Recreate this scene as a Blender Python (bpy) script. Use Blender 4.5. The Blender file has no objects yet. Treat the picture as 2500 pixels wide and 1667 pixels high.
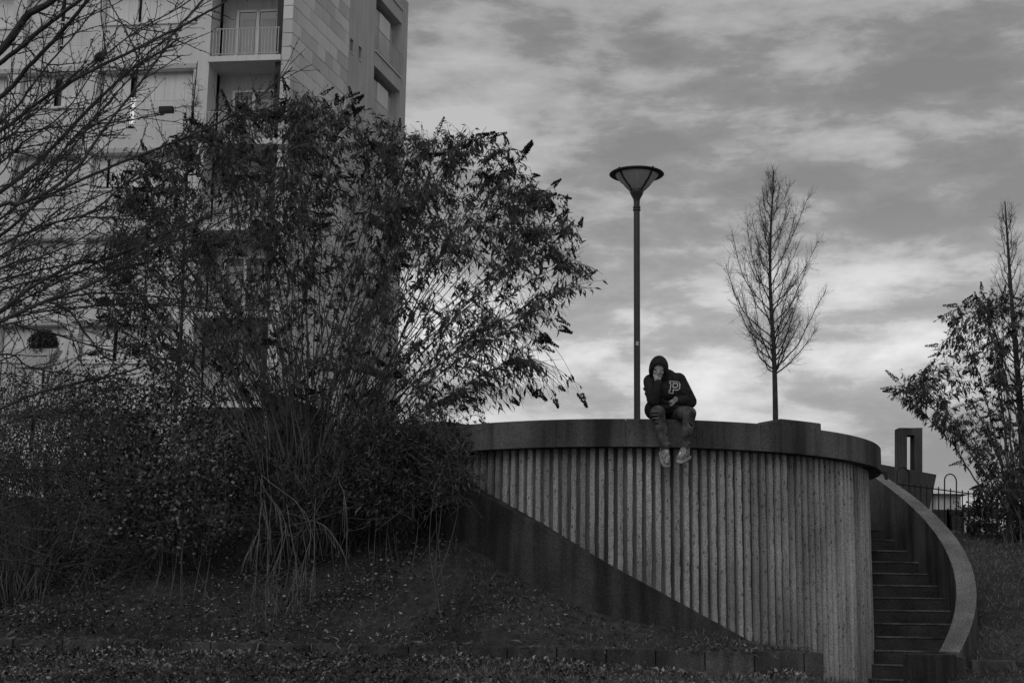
import bpy, math, random
import numpy as np
from mathutils import Vector, Matrix
from mathutils.bvhtree import BVHTree

rng = np.random.default_rng(11)
random.seed(11)
R = math.radians
scene = bpy.context.scene
COL = scene.collection

# ------------------------------------------------------------------ camera
EYE = 1.6                                   # camera height; the camera stands at x = y = 0
PITCH, ROLL, FPX = R(10.783), R(0.855), 3472.0
cam = bpy.data.cameras.new('camera')
cam.sensor_width = 36.0
cam.lens = 36.0 * FPX / 2500.0
cam.clip_end = 3000.0
cam_ob = bpy.data.objects.new('camera', cam)
COL.objects.link(cam_ob)
_F = Vector((0, math.cos(PITCH), math.sin(PITCH)))
_U = Vector((0, -math.sin(PITCH), math.cos(PITCH)))
_X = Vector((1, 0, 0))
_R2 = _X * math.cos(ROLL) + _U * math.sin(ROLL)
_U2 = -_X * math.sin(ROLL) + _U * math.cos(ROLL)
cam_ob.matrix_world = Matrix(((_R2.x, _U2.x, -_F.x, 0), (_R2.y, _U2.y, -_F.y, 0), (_R2.z, _U2.z, -_F.z, EYE), (0, 0, 0, 1)))
scene.camera = cam_ob

# ------------------------------------------------------------------ world: overcast evening sky
SUN_EL, SUN_AZ = R(38), R(200)              # soft light through the cloud, behind the camera
world = bpy.data.worlds.new('World')
scene.world = world
world.use_nodes = True
nt = world.node_tree
nt.nodes.clear()
def N(t, **kw):
    n = nt.nodes.new(t)
    for k, v in kw.items():
        setattr(n, k, v)
    return n
def L(a, b):
    nt.links.new(a, b)
def M(op, a, b=None, c=None):
    n = N('ShaderNodeMath', operation=op)
    for i, v in enumerate((a, b, c)):
        if v is None:
            continue
        if isinstance(v, (int, float)):
            n.inputs[i].default_value = v
        else:
            L(v, n.inputs[i])
    return n.outputs[0]
out = N('ShaderNodeOutputWorld'); bg = N('ShaderNodeBackground'); L(bg.outputs[0], out.inputs[0])
bg.inputs['Strength'].default_value = 0.1
sky = N('ShaderNodeTexSky', sky_type='NISHITA', sun_disc=False, sun_elevation=SUN_EL, sun_rotation=SUN_AZ)
skybw = N('ShaderNodeRGBToBW'); L(sky.outputs[0], skybw.inputs[0])
tc = N('ShaderNodeTexCoord'); sep = N('ShaderNodeSeparateXYZ'); L(tc.outputs['Generated'], sep.inputs[0])
zz = M('MAXIMUM', sep.outputs[2], 0.0)
# cloud deck: lumpy noise over the directions of the sky, flattened vertically, the same all the way round
def wnoise(scale, detail, rough, off, flat=2.0, dist=0.0):
    mp = N('ShaderNodeMapping'); L(tc.outputs['Generated'], mp.inputs[0])
    mp.inputs['Location'].default_value = off; mp.inputs['Scale'].default_value = (1, 1, flat)
    n = N('ShaderNodeTexNoise'); L(mp.outputs[0], n.inputs['Vector'])
    n.inputs['Scale'].default_value = scale; n.inputs['Detail'].default_value = detail
    n.inputs['Roughness'].default_value = rough; n.inputs['Distortion'].default_value = dist
    return n.outputs[0]
O1 = (5.22, 7.33, 3.34)
n1 = wnoise(6.0, 10, 0.60, O1, 3.0, 0.12)
n1b = wnoise(6.0, 4, 0.5, (O1[0], O1[1], O1[2] + 0.07), 3.0, 0.12)      # the same clouds a little lower: their lit flanks
n2 = wnoise(17.0, 9, 0.62, (9.3, 2.2, 0.3), 2.6, 0.1)
n3 = wnoise(1.7, 3, 0.5, (15.44, 10.65, 15.58), 2.0)
mix = M('ADD', M('ADD', M('MULTIPLY', n1, 0.62), M('MULTIPLY', n2, 0.30)), M('ADD', M('MULTIPLY', n3, 0.24), M('MULTIPLY', M('SUBTRACT', n1, n1b), 0.35)))
ramp = N('ShaderNodeValToRGB'); L(mix, ramp.inputs[0])
cr = ramp.color_ramp
cr.elements[0].position = 0.46; cr.elements[0].color = (0.225,) * 3 + (1,)
cr.elements[1].position = 0.74; cr.elements[1].color = (0.54,) * 3 + (1,)
e = cr.elements.new(0.545); e.color = (0.275,) * 3 + (1,)
e = cr.elements.new(0.61); e.color = (0.395,) * 3 + (1,)
cbw = N('ShaderNodeRGBToBW'); L(ramp.outputs[0], cbw.inputs[0])
# a cloud deck is thinner and brighter towards the horizon, all the way round
gr = N('ShaderNodeValToRGB'); L(zz, gr.inputs[0]); g_ = gr.color_ramp
g_.elements[0].position = 0.115; g_.elements[0].color = (0.45,) * 3 + (1,)
g_.elements[1].position = 0.42; g_.elements[1].color = (0.365,) * 3 + (1,)
e = g_.elements.new(0.16); e.color = (0.66,) * 3 + (1,)
e = g_.elements.new(0.20); e.color = (0.64,) * 3 + (1,)
e = g_.elements.new(0.27); e.color = (0.44,) * 3 + (1,)
grb = N('ShaderNodeRGBToBW'); L(gr.outputs[0], grb.inputs[0])
mr_out = M('MULTIPLY', grb.outputs[0], 2.05)
cloud = M('MULTIPLY', M('MULTIPLY', cbw.outputs[0], mr_out), 10.0)
tot = M('ADD', M('MULTIPLY', skybw.outputs[0], 0.12), M('MULTIPLY', cloud, 0.98))
cc = N('ShaderNodeCombineXYZ')
for i in range(3):
    L(tot, cc.inputs[i])
L(cc.outputs[0], bg.inputs[0])

sun = bpy.data.lights.new('sun', 'SUN')
sun.energy = 0.5
sun.angle = R(35)
sun_ob = bpy.data.objects.new('sun', sun)
COL.objects.link(sun_ob)
_sd = Vector((math.sin(SUN_AZ) * math.cos(SUN_EL), math.cos(SUN_AZ) * math.cos(SUN_EL), math.sin(SUN_EL)))
sun_ob.rotation_euler = (-_sd).to_track_quat('-Z', 'Y').to_euler()

scene.view_settings.view_transform = 'Standard'
scene.view_settings.look = 'None'
scene.view_settings.exposure = 0.12
scene.view_settings.gamma = 1.0
scene.view_settings.use_curve_mapping = False
scene.cycles.max_bounces = 6
scene.cycles.transparent_max_bounces = 6

# ------------------------------------------------------------------ helpers
CR, SR = math.cos(ROLL), math.sin(ROLL)
def ray(px, py):
    dx, dy = px - 1250.0, py - 833.5
    x = dx * CR + dy * SR; y = -dx * SR + dy * CR
    return np.array([x / FPX, _F.y - _U.y * y / FPX, _F.z - _U.z * y / FPX])
def at(px, py, Y):
    """world point at distance Y in front of the camera"""
    d = ray(px, py)
    p = d * (Y / d[1]); p[2] += EYE
    return p
def project(P):
    P = np.atleast_2d(P)
    z = P[:, 2] - EYE
    d = P[:, 1] * _F.y + z * _F.z; u = P[:, 1] * _U.y + z * _U.z
    x = FPX * P[:, 0] / d; y = -FPX * u / d
    return np.stack([1250 + x * CR - y * SR, 833.5 + x * SR + y * CR], 1)
CX, CY = 1.535, 18.855                     # axis of the round wall
def at_cyl(px, py, rad, far=False):
    d = ray(px, py)
    a = d[0] ** 2 + d[1] ** 2; b = -2 * (d[0] * CX + d[1] * CY); c = CX * CX + CY * CY - rad * rad
    disc = max(b * b - 4 * a * c, 0.0)
    t = (-b + (1 if far else -1) * math.sqrt(disc)) / (2 * a)
    p = d * t; p[2] += EYE
    return p

def tag(o, label=None, cat=None, group=None, kind=None):
    if label: o['label'] = label
    if cat: o['category'] = cat
    if group: o['group'] = group
    if kind: o['kind'] = kind
    return o
def empty(name, loc=(0, 0, 0), label=None, cat=None, group=None):
    o = bpy.data.objects.new(name, None)
    o.empty_display_size = 0.2
    o.location = loc
    COL.objects.link(o)
    return tag(o, label, cat, group)
def link(name, me, mat=None, parent=None):
    o = bpy.data.objects.new(name, me)
    COL.objects.link(o)
    if mat is not None and len(me.materials) == 0:
        me.materials.append(mat)
    if parent is not None:
        o.parent = parent
        o.location = -parent.location       # meshes below are written in world coordinates
    return o
def mesh_np(name, V, F, smooth=False):
    """V (n,3), F (m,k) with one k"""
    V = np.asarray(V, np.float32); F = np.asarray(F, np.int32)
    me = bpy.data.meshes.new(name)
    k = F.shape[1]
    me.vertices.add(len(V)); me.vertices.foreach_set('co', V.ravel())
    me.loops.add(F.size); me.loops.foreach_set('vertex_index', F.ravel())
    me.polygons.add(len(F))
    me.polygons.foreach_set('loop_start', np.arange(0, F.size, k, dtype=np.int32))
    if smooth:
        me.polygons.foreach_set('use_smooth', np.ones(len(F), bool))
    me.update(calc_edges=True)
    return me
class MB:
    def __init__(s): s.v = []; s.f = []
    def add(s, V, F):
        o = len(s.v); s.v += [tuple(map(float, p)) for p in V]; s.f += [tuple(int(i) + o for i in f) for f in F]
        return s
    def hexa(s, p):
        """8 corners: bottom 4 ccw, top 4 ccw"""
        return s.add(p, [(3, 2, 1, 0), (4, 5, 6, 7), (0, 1, 5, 4), (1, 2, 6, 5), (2, 3, 7, 6), (3, 0, 4, 7)])
    def box(s, x0, x1, y0, y1, z0, z1):
        return s.hexa([(x0, y0, z0), (x1, y0, z0), (x1, y1, z0), (x0, y1, z0), (x0, y0, z1), (x1, y0, z1), (x1, y1, z1), (x0, y1, z1)])
    def obox(s, O, du, dn, u0, u1, n0, n1, z0, z1):
        O = np.array(O); du = np.array(du); dn = np.array(dn); k = np.array([0, 0, 1.0])
        c = [(u0, n0), (u1, n0), (u1, n1), (u0, n1)]
        return s.hexa([O + du * a + dn * b + k * z0 for a, b in c] + [O + du * a + dn * b + k * z1 for a, b in c])
    def lathe(s, prof, c, n=24, a0=0.0, a1=2 * math.pi):
        """prof list of (r,z)"""
        full = abs(a1 - a0 - 2 * math.pi) < 1e-6
        m = n if full else n + 1
        V = []
        for r, z in prof:
            for i in range(m):
                a = a0 + (a1 - a0) * i / n
                V.append((c[0] + r * math.cos(a), c[1] + r * math.sin(a), c[2] + z))
        F = []
        for j in range(len(prof) - 1):
            for i in range(n):
                i2 = (i + 1) % m
                F.append((j * m + i, j * m + i2, (j + 1) * m + i2, (j + 1) * m + i))
        return s.add(V, F)
    def tube(s, pts, rad, n=8, cap=True):
        V, F = tube_np(pts, rad, n)
        s.add(V, F)
        if cap:
            o = len(s.v) - len(V)
            s.f.append(tuple(o + i for i in range(n))[::-1]); s.f.append(tuple(o + len(V) - n + i for i in range(n)))
        return s
    def mesh(s, name, smooth=False):
        me = bpy.data.meshes.new(name); me.from_pydata(s.v, [], s.f); me.update()
        if smooth:
            me.polygons.foreach_set('use_smooth', np.ones(len(me.polygons), bool))
        return me
    def build(s, name, mat, parent=None, smooth=False, bevel=0.0):
        o = link(name, s.mesh(name, smooth), mat, parent)
        if bevel:
            b = o.modifiers.new('bevel', 'BEVEL'); b.width = bevel; b.segments = 2; b.limit_method = 'ANGLE'
        return o
def tube_np(pts, rad, n=5):
    P = np.asarray(pts, float); m = len(P)
    r = np.broadcast_to(np.asarray(rad, float), (m,))
    T = np.gradient(P, axis=0); T /= np.linalg.norm(T, axis=1, keepdims=True) + 1e-9
    ref = np.array([0.31, 0.87, 0.38]) if abs(T[0] @ np.array([0.31, 0.87, 0.38])) < 0.85 else np.array([0.9, -0.2, 0.37])
    U = np.cross(T, ref); U /= np.linalg.norm(U, axis=1, keepdims=True) + 1e-9
    W = np.cross(T, U)
    a = np.arange(n) * 2 * math.pi / n
    V = P[:, None, :] + r[:, None, None] * (np.cos(a)[None, :, None] * U[:, None, :] + np.sin(a)[None, :, None] * W[:, None, :])
    i = np.arange(n); i2 = (i + 1) % n
    b = (np.arange(m - 1) * n)[:, None]
    F = np.stack([b + i, b + i2, b + n + i2, b + n + i], -1).reshape(-1, 4)
    return V.reshape(-1, 3), F
def tubes_mesh(name, tubes, n=5):
    Vs, Fs, o = [], [], 0
    for p, r in tubes:
        V, F = tube_np(p, r, n)
        Vs.append(V); Fs.append(F + o); o += len(V)
    return mesh_np(name, np.concatenate(Vs), np.concatenate(Fs), True)
def unit(v):
    v = np.asarray(v, float)
    return v / (np.linalg.norm(v, axis=-1, keepdims=True) + 1e-9)
def leaves_mesh(name, P, D, L_, W_, fold=0.25):
    """one bent lozenge per leaf: P base, D direction, lengths, widths"""
    n = len(P); D = unit(D)
    rnd = rng.normal(size=(n, 3)); S = unit(np.cross(D, rnd)); Nn = np.cross(S, D)
    L_ = np.broadcast_to(L_, (n,))[:, None]; W_ = np.broadcast_to(W_, (n,))[:, None]
    mid = P + D * L_ * 0.45 + Nn * L_ * fold * 0.35
    V = np.stack([P, mid + S * W_ * 0.5, P + D * L_ - Nn * L_ * fold * 0.2, mid - S * W_ * 0.5], 1).reshape(-1, 3)
    F = np.arange(4 * n, dtype=np.int32).reshape(-1, 4)
    return mesh_np(name, V, F)
def spline(pts, n):
    """Catmull-Rom through pts"""
    P = np.asarray(pts, float)
    if len(P) == 2:
        t = np.linspace(0, 1, n)[:, None]
        return P[0] * (1 - t) + P[1] * t
    Q = np.vstack([2 * P[0] - P[1], P, 2 * P[-1] - P[-2]])
    seg = np.linspace(0, len(P) - 1 - 1e-6, n); k = seg.astype(int); t = (seg - k)[:, None]
    a, b, c, d = Q[k], Q[k + 1], Q[k + 2], Q[k + 3]
    return 0.5 * ((2 * b) + (c - a) * t + (2 * a - 5 * b + 4 * c - d) * t ** 2 + (3 * b - a - 3 * c + d) * t ** 3)
def inside(poly, pts):
    poly = np.asarray(poly, float); x, y = pts[:, 0], pts[:, 1]
    r = np.zeros(len(pts), bool); j = len(poly) - 1
    for i in range(len(poly)):
        xi, yi = poly[i]; xj, yj = poly[j]
        c = ((yi > y) != (yj > y)) & (x < (xj - xi) * (y - yi) / (yj - yi + 1e-12) + xi)
        r ^= c; j = i
    return r

# ------------------------------------------------------------------ materials (the photograph is black and white)
def mat(name, v, rough=0.85, amt=0.25, scale=6.0, fine=60.0, fine_amt=0.18, bump=0.0, bscale=80.0, streak=0.0,
        coords='Object', spec=0.3, dark=None, pits=0.0, metallic=0.0, bigpits=0.0, objrand=0.0, sscale=3.0):
    m = bpy.data.materials.new(name); m.use_nodes = True
    t = m.node_tree; nodes = t.nodes; lk = t.links.new
    b = nodes['Principled BSDF']
    b.inputs['Roughness'].default_value = rough; b.inputs['Metallic'].default_value = metallic
    b.inputs['Specular IOR Level'].default_value = spec
    tcn = nodes.new('ShaderNodeTexCoord')
    geo = nodes.new('ShaderNodeNewGeometry')
    POS = geo.outputs['Position'] if coords == 'World' else tcn.outputs[coords]
    def noise(sc, det=5, st=None):
        src = POS
        if st:
            mp = nodes.new('ShaderNodeMapping'); lk(src, mp.inputs[0]); mp.inputs['Scale'].default_value = st; src = mp.outputs[0]
        n = nodes.new('ShaderNodeTexNoise'); lk(src, n.inputs['Vector']); n.inputs['Scale'].default_value = sc; n.inputs['Detail'].default_value = det
        return n.outputs[0]
    def mth(op, a, c):
        n = nodes.new('ShaderNodeMath'); n.operation = op
        for i, q in enumerate((a, c)):
            if isinstance(q, (int, float)): n.inputs[i].default_value = q
            else: lk(q, n.inputs[i])
        return n.outputs[0]
    def rng_(src, lo, hi, f0=0.3, f1=0.7):
        n = nodes.new('ShaderNodeMapRange'); lk(src, n.inputs[0])
        n.inputs['From Min'].default_value = f0; n.inputs['From Max'].default_value = f1
        n.inputs['To Min'].default_value = lo; n.inputs['To Max'].default_value = hi
        return n.outputs[0]
    val = mth('MULTIPLY', rng_(noise(scale), 1 - amt, 1 + amt), v)
    if fine_amt:
        val = mth('MULTIPLY', val, rng_(noise(fine, 3), 1 - fine_amt, 1 + fine_amt))
    if streak:
        val = mth('MULTIPLY', val, rng_(noise(sscale, 5, (2.2, 2.2, 0.16)), 1 - streak, 1 + streak * 0.4, 0.38, 0.6))
    if pits:
        vo = nodes.new('ShaderNodeTexVoronoi'); lk(POS, vo.inputs['Vector']); vo.inputs['Scale'].default_value = 50.0
        val = mth('MULTIPLY', val, rng_(vo.outputs['Distance'], 1 - pits, 1.0, 0.12, 0.32))
    if bigpits:
        mp = nodes.new('ShaderNodeMapping'); lk(POS, mp.inputs[0]); mp.inputs['Scale'].default_value = (1, 1, 0.55)
        vo = nodes.new('ShaderNodeTexVoronoi'); lk(mp.outputs[0], vo.inputs['Vector']); vo.inputs['Scale'].default_value = 17.0
        val = mth('MULTIPLY', val, rng_(vo.outputs['Distance'], 1 - bigpits, 1.0, 0.13, 0.24))
    if objrand:
        oi = nodes.new('ShaderNodeObjectInfo'); val = mth('MULTIPLY', val, rng_(oi.outputs['Random'], 1 - objrand, 1 + objrand, 0, 1))
    c = nodes.new('ShaderNodeCombineXYZ')
    for i in range(3): lk(val, c.inputs[i])
    lk(c.outputs[0], b.inputs['Base Color'])
    if bump:
        bn = nodes.new('ShaderNodeBump'); bn.inputs['Strength'].default_value = bump; bn.inputs['Distance'].default_value = 0.02
        lk(noise(bscale, 6), bn.inputs['Height']); lk(bn.outputs[0], b.inputs['Normal'])
    return m
def leafmat(name, lo, hi, trans=0.25, rough=0.6, spec=0.3, power=2.0):
    m = bpy.data.materials.new(name); m.use_nodes = True
    t = m.node_tree; nodes = t.nodes; lk = t.links.new
    b = nodes['Principled BSDF']; b.inputs['Roughness'].default_value = rough; b.inputs['Specular IOR Level'].default_value = spec
    g = nodes.new('ShaderNodeNewGeometry')
    r = nodes.new('ShaderNodeMapRange'); pw = nodes.new('ShaderNodeMath'); pw.operation = 'POWER'; pw.inputs[1].default_value = power; lk(g.outputs['Random Per Island'], pw.inputs[0]); lk(pw.outputs[0], r.inputs[0])
    r.inputs['To Min'].default_value = lo; r.inputs['To Max'].default_value = hi
    c = nodes.new('ShaderNodeCombineXYZ')
    for i in range(3): lk(r.outputs[0], c.inputs[i])
    lk(c.outputs[0], b.inputs['Base Color'])
    if trans:
        tr = nodes.new('ShaderNodeBsdfTranslucent'); lk(c.outputs[0], tr.inputs[0])
        mx = nodes.new('ShaderNodeMixShader'); mx.inputs[0].default_value = trans
        lk(b.outputs[0], mx.inputs[1]); lk(tr.outputs[0], mx.inputs[2])
        lk(mx.outputs[0], nodes['Material Output'].inputs[0])
    return m
MT = {}
MT['soil'] = mat('soil', 0.042, 0.95, 0.5, 0.9, 14, 0.45, 0.8, 25)
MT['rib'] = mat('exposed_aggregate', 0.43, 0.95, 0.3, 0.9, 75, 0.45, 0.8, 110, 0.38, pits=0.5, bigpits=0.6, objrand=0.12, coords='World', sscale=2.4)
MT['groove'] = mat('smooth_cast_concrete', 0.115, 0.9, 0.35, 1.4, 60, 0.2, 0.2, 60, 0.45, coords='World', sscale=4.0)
MT['coping'] = mat('weathered_coping_concrete', 0.092, 0.92, 0.45, 0.9, 60, 0.35, 0.5, 70, 0.62, coords='World', bigpits=0.25, objrand=0.1, sscale=1.6)
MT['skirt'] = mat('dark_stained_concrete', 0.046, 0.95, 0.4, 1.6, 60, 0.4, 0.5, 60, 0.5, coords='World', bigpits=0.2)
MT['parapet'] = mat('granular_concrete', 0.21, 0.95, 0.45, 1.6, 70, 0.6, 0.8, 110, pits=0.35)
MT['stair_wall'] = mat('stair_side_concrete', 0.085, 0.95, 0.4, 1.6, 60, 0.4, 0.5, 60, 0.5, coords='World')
MT['step'] = mat('step_concrete', 0.045, 0.95, 0.5, 2.5, 60, 0.4, 0.5, 70, coords='World')
MT['nosing'] = mat('worn_step_edge', 0.11, 0.9, 0.65, 3.5, 60, 0.4, coords='World')
MT['kerb'] = mat('kerb_concrete', 0.08, 0.95, 0.45, 1.5, 60, 0.35, 0.5, 60, 0.4, coords='World', objrand=0.18)
MT['paving'] = mat('platform_paving', 0.16, 0.9, 0.3, 1.5, 40, 0.2)
MT['paint'] = mat('pale_render', 0.70, 0.9, 0.05, 0.5, 30, 0.05, 0.05, 40, 0.06)
MT['render'] = mat('grey_render', 0.5, 0.9, 0.1, 0.6, 45, 0.14, 0.1, 60, 0.10)
MT['recess'] = mat('recess_render', 0.5, 0.9, 0.1, 0.6, 45, 0.12, 0.1, 60, 0.12)
MT['band'] = mat('floor_band', 0.5, 0.9, 0.1, 0.8, 40, 0.1)
MT['stones'] = [mat('stone_panel_%d' % i, v, 0.85, 0.07, 0.8, 35, 0.07, 0.05, 50) for i, v in enumerate((0.68, 0.61, 0.74, 0.55))]
MT['joint'] = mat('stone_joint', 0.06, 0.9, 0.1)
MT['shutter'] = mat('shutter_panel', 0.74, 0.7, 0.06, 0.7, 20, 0.04, streak=0.05)
MT['frame'] = mat('window_frame', 0.70, 0.6, 0.04)
MT['curtain'] = mat('net_curtain', 0.5, 0.9, 0.1, 2.0, 40, 0.1, streak=0.2)
MT['rail'] = mat('grey_painted_rail', 0.5, 0.6, 0.1)
MT['dark_in'] = mat('dark_room', 0.03, 0.9, 0.2)
MT['glass'] = mat('window_glass', 0.045, 0.12, 0.1, spec=0.6)
MT['blind'] = mat('window_blind', 0.33, 0.4, 0.08, 1.0)
MT['lamp_metal'] = mat('dark_lamp_paint', 0.035, 0.45, 0.25, 3.0, 40, 0.2, spec=0.5)
MT['bark'] = mat('dark_bark', 0.05, 0.95, 0.35, 8.0, 60, 0.3, 0.4, 60)
MT['twig'] = mat('bare_twig', 0.055, 0.9, 0.3, 6.0, 60, 0.2)
MT['stem'] = mat('shrub_stem', 0.11, 0.9, 0.45, 4.0, 60, 0.2)
MT['dry_twig'] = mat('dry_pale_twig', 0.17, 0.9, 0.3, 5.0)
MT['spike'] = mat('dry_flower_head', 0.03, 0.95, 0.3, 30.0)
MT['leaf'] = leafmat('hanging_leaf', 0.035, 0.17)
MT['leaf_dark'] = leafmat('dark_leaf', 0.02, 0.15)
MT['leaf_gloss'] = leafmat('glossy_leaf', 0.025, 0.36, 0.15, 0.4, 0.4, 3.0)
MT['litter'] = leafmat('fallen_leaf', 0.05, 0.55, 0.1, 0.7, 0.3, 2.4)
MT['grass'] = leafmat('winter_grass', 0.06, 0.30, 0.2, 0.7, 0.3, 1.6)
MT['iron'] = mat('iron_railing', 0.018, 0.6, 0.2)
MT['frame_c'] = mat('dark_monument_concrete', 0.08, 0.9, 0.3, 2.0, 40, 0.25, streak=0.4)
MT['far_wall'] = mat('far_pale_wall', 0.5, 0.9, 0.1)
MT['far_roof'] = mat('far_roof', 0.10, 0.9, 0.2)

# ------------------------------------------------------------------ ground
def rbf(ctrl):
    C = np.array(ctrl, float)
    d = np.linalg.norm(C[:, None, :2] - C[None, :, :2], axis=-1)
    n = len(C)
    A = np.zeros((n + 3, n + 3)); A[:n, :n] = d
    A[:n, n] = 1; A[:n, n + 1:] = C[:, :2]; A[n, :n] = 1; A[n + 1:, :n] = C[:, :2].T
    w = np.linalg.solve(A + np.diag([1e-6] * n + [0] * 3), np.concatenate([C[:, 2], [0, 0, 0]]))
    def f(x, y):
        x = np.asarray(x, float); y = np.asarray(y, float); s = np.full(x.shape, w[n]) + w[n + 1] * x + w[n + 2] * y
        for i in range(n):
            s = s + w[i] * np.hypot(x - C[i, 0], y - C[i, 1])
        return s
    return f
KY = 14.78                                  # kerb line
front_c, bank_c = [], []
for X in (-60, -25, -12, -6, 0, 6, 12, 25, 60):
    front_c += [(X, -40, -1.6), (X, 0, -1.6), (X, 4, -1.55), (X, 8, -1.08), (X, 11, -0.72)]
    if X < 3:
        front_c += [(X, 13, -0.60), (X, 14.7, -0.50), (X, 15.6, -0.47)]
    else:
        front_c += [(X, 13, -0.72)]
front_c += [(3.3, 14.7, -0.63), (3.4, 15.8, -0.68), (4.2, 16.0, -0.80), (4.8, 14.5, -0.74), (5.2, 15.6, -0.72),
            (6.2, 16, -0.42), (8, 16, -0.36), (12, 16, -0.25), (25, 16, -0.2), (6.5, 19, 0.45), (9, 19, 0.5), (14, 19, 0.6),
            (6.8, 22, 1.06), (9.5, 22, 1.1), (15, 22, 1.2), (25, 22, 1.4), (7.5, 25, 1.5), (12, 26, 1.55), (3, 23.5, 1.65), (5.5, 23.5, 1.55),
            (2, 28, 1.65), (12, 32, 1.6), (30, 35, 1.6), (5, 45, 1.6), (60, 60, 1.6), (0, 80, 1.6), (60, 120, 1.0), (0, 150, 1.0), (0, 400, -2), (120, 400, -2), (-60, 300, -2)]
for X in (-60, -25, -12, -9, -6, -3, -1, 1, 3.2):
    bank_c += [(X, KY, -0.39), (X, KY + 0.25, -0.34)]
for X in (-60, -25, -12, -9, -6, -4, -2.4):
    bank_c += [(X, 17, 0.70), (X, 19, 1.30), (X, 22, 1.62)]
for q in ((1129, 1316), (1220, 1393), (1357, 1457), (1494, 1517), (1631, 1533), (1700, 1541), (1800, 1563)):
    p = at_cyl(q[0], q[1], 3.42); bank_c.append((p[0], p[1], p[2] - EYE))
bank_c += [(3.1, 16.1, -0.38), (-1.9, 17.6, 1.05), (-2.0, 18.8, 1.35), (0, 24, 1.65), (-8, 28, 1.65), (-30, 35, 1.65), (-60, 60, 1.6), (-8, 45, 1.6), (-8, 80, 1.4), (0, 150, 1.0), (-100, 150, 1.0), (0, 400, -2), (-150, 400, -2), (1.5, 23, 1.65)]
f_front, f_bank = rbf(front_c), rbf(bank_c)
def ground_z(x, y, rough=True):
    x = np.asarray(x, float); y = np.asarray(y, float)
    bank = (y > KY + 0.08) & (x < 3.12) & ((x < CX) | (y < CY))
    z = np.where(bank, f_bank(x, y), f_front(x, y))
    r = np.hypot(x - CX, y - CY); th = np.degrees(np.arctan2(y - CY, x - CX))
    z = np.where(~bank & (r < 4.24) & (th > -60) & (th < 42), np.minimum(z, -0.9), z)
    z = np.where((r < 2.95), -0.9, z)
    if rough:
        z = z + 0.018 * np.sin(x * 3.1 + 1.7 * np.sin(y * 2.3)) * np.sin(y * 4.1 + x) + 0.012 * np.sin(x * 9.7 + y * 3) * np.sin(y * 8.3 - x * 2.1)
    return z + EYE
def axis(segs):
    a = []
    for lo, hi, st in segs:
        a += list(np.arange(lo, hi - 1e-6, st))
    return np.array(a + [segs[-1][1]])
gx = axis([(-600, -80, 40), (-80, -16, 4), (-16, -8, 0.4), (-8, 9, 0.1), (9, 16, 0.4), (16, 80, 4), (80, 600, 40)])
gy = axis([(-60, 0, 6), (0, 10, 0.5), (10, 14.4, 0.12), (14.4, 15.3, 0.05), (15.3, 24, 0.1), (24, 40, 0.5), (40, 100, 4), (100, 1000, 50)])
GX, GY = np.meshgrid(gx, gy)
GZ = ground_z(GX, GY)
V = np.stack([GX, GY, GZ], -1).reshape(-1, 3)
nx, ny = len(gx), len(gy)
idx = np.arange(nx * ny).reshape(ny, nx)
F = np.stack([idx[:-1, :-1], idx[:-1, 1:], idx[1:, 1:], idx[1:, :-1]], -1).reshape(-1, 4)
tag(link('ground', mesh_np('ground', V, F, True), MT['soil']), kind='structure')

# ------------------------------------------------------------------ round ribbed wall with its coping
RW, RC = 3.13, 3.286
Z_BASE, Z_CB, Z_CT = EYE - 1.05, EYE + 1.813, EYE + 2.12
wall = empty('round_retaining_wall', (CX, CY, Z_BASE), 'round concrete retaining wall with vertical ribs and a smooth dark coping', 'wall')
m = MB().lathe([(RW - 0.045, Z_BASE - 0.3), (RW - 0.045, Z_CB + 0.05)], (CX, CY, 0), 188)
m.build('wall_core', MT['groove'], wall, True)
def rib_mesh(name, seed):
    r_ = random.Random(seed)
    ns = 44; V = []; F = []
    for j in range(ns + 1):
        z = Z_BASE - 0.2 + (Z_CB + 0.03 - Z_BASE + 0.2) * j / ns
        a, b = r_.uniform(-0.006, 0.005), r_.uniform(-0.005, 0.003)
        dep = 0.044 + r_.uniform(-0.003, 0.002)
        V += [(-0.032, 0, z), (-0.0275 + a, dep, z), (0.0275 + b, dep, z), (0.032, 0, z)]
    for j in range(ns):
        for i in range(3):
            o = j * 4 + i
            F.append((o + 1, o, o + 4, o + 5))
    me = bpy.data.meshes.new(name); me.from_pydata(V, [], F); me.update(); me.materials.append(MT['rib'])
    return me
rib_ms = [rib_mesh('rib', s) for s in range(12)]
NR = 188
for k in range(NR):
    th = -math.pi / 2 + 2 * math.pi * k / NR
    deg = math.degrees(th)
    if deg > 20 and deg < 160:
        continue
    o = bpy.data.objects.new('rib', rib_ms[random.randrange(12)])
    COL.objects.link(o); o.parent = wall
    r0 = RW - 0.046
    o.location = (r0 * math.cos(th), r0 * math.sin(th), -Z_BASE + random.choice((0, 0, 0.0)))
    o.rotation_euler = (0, 0, th - math.pi / 2)
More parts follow.
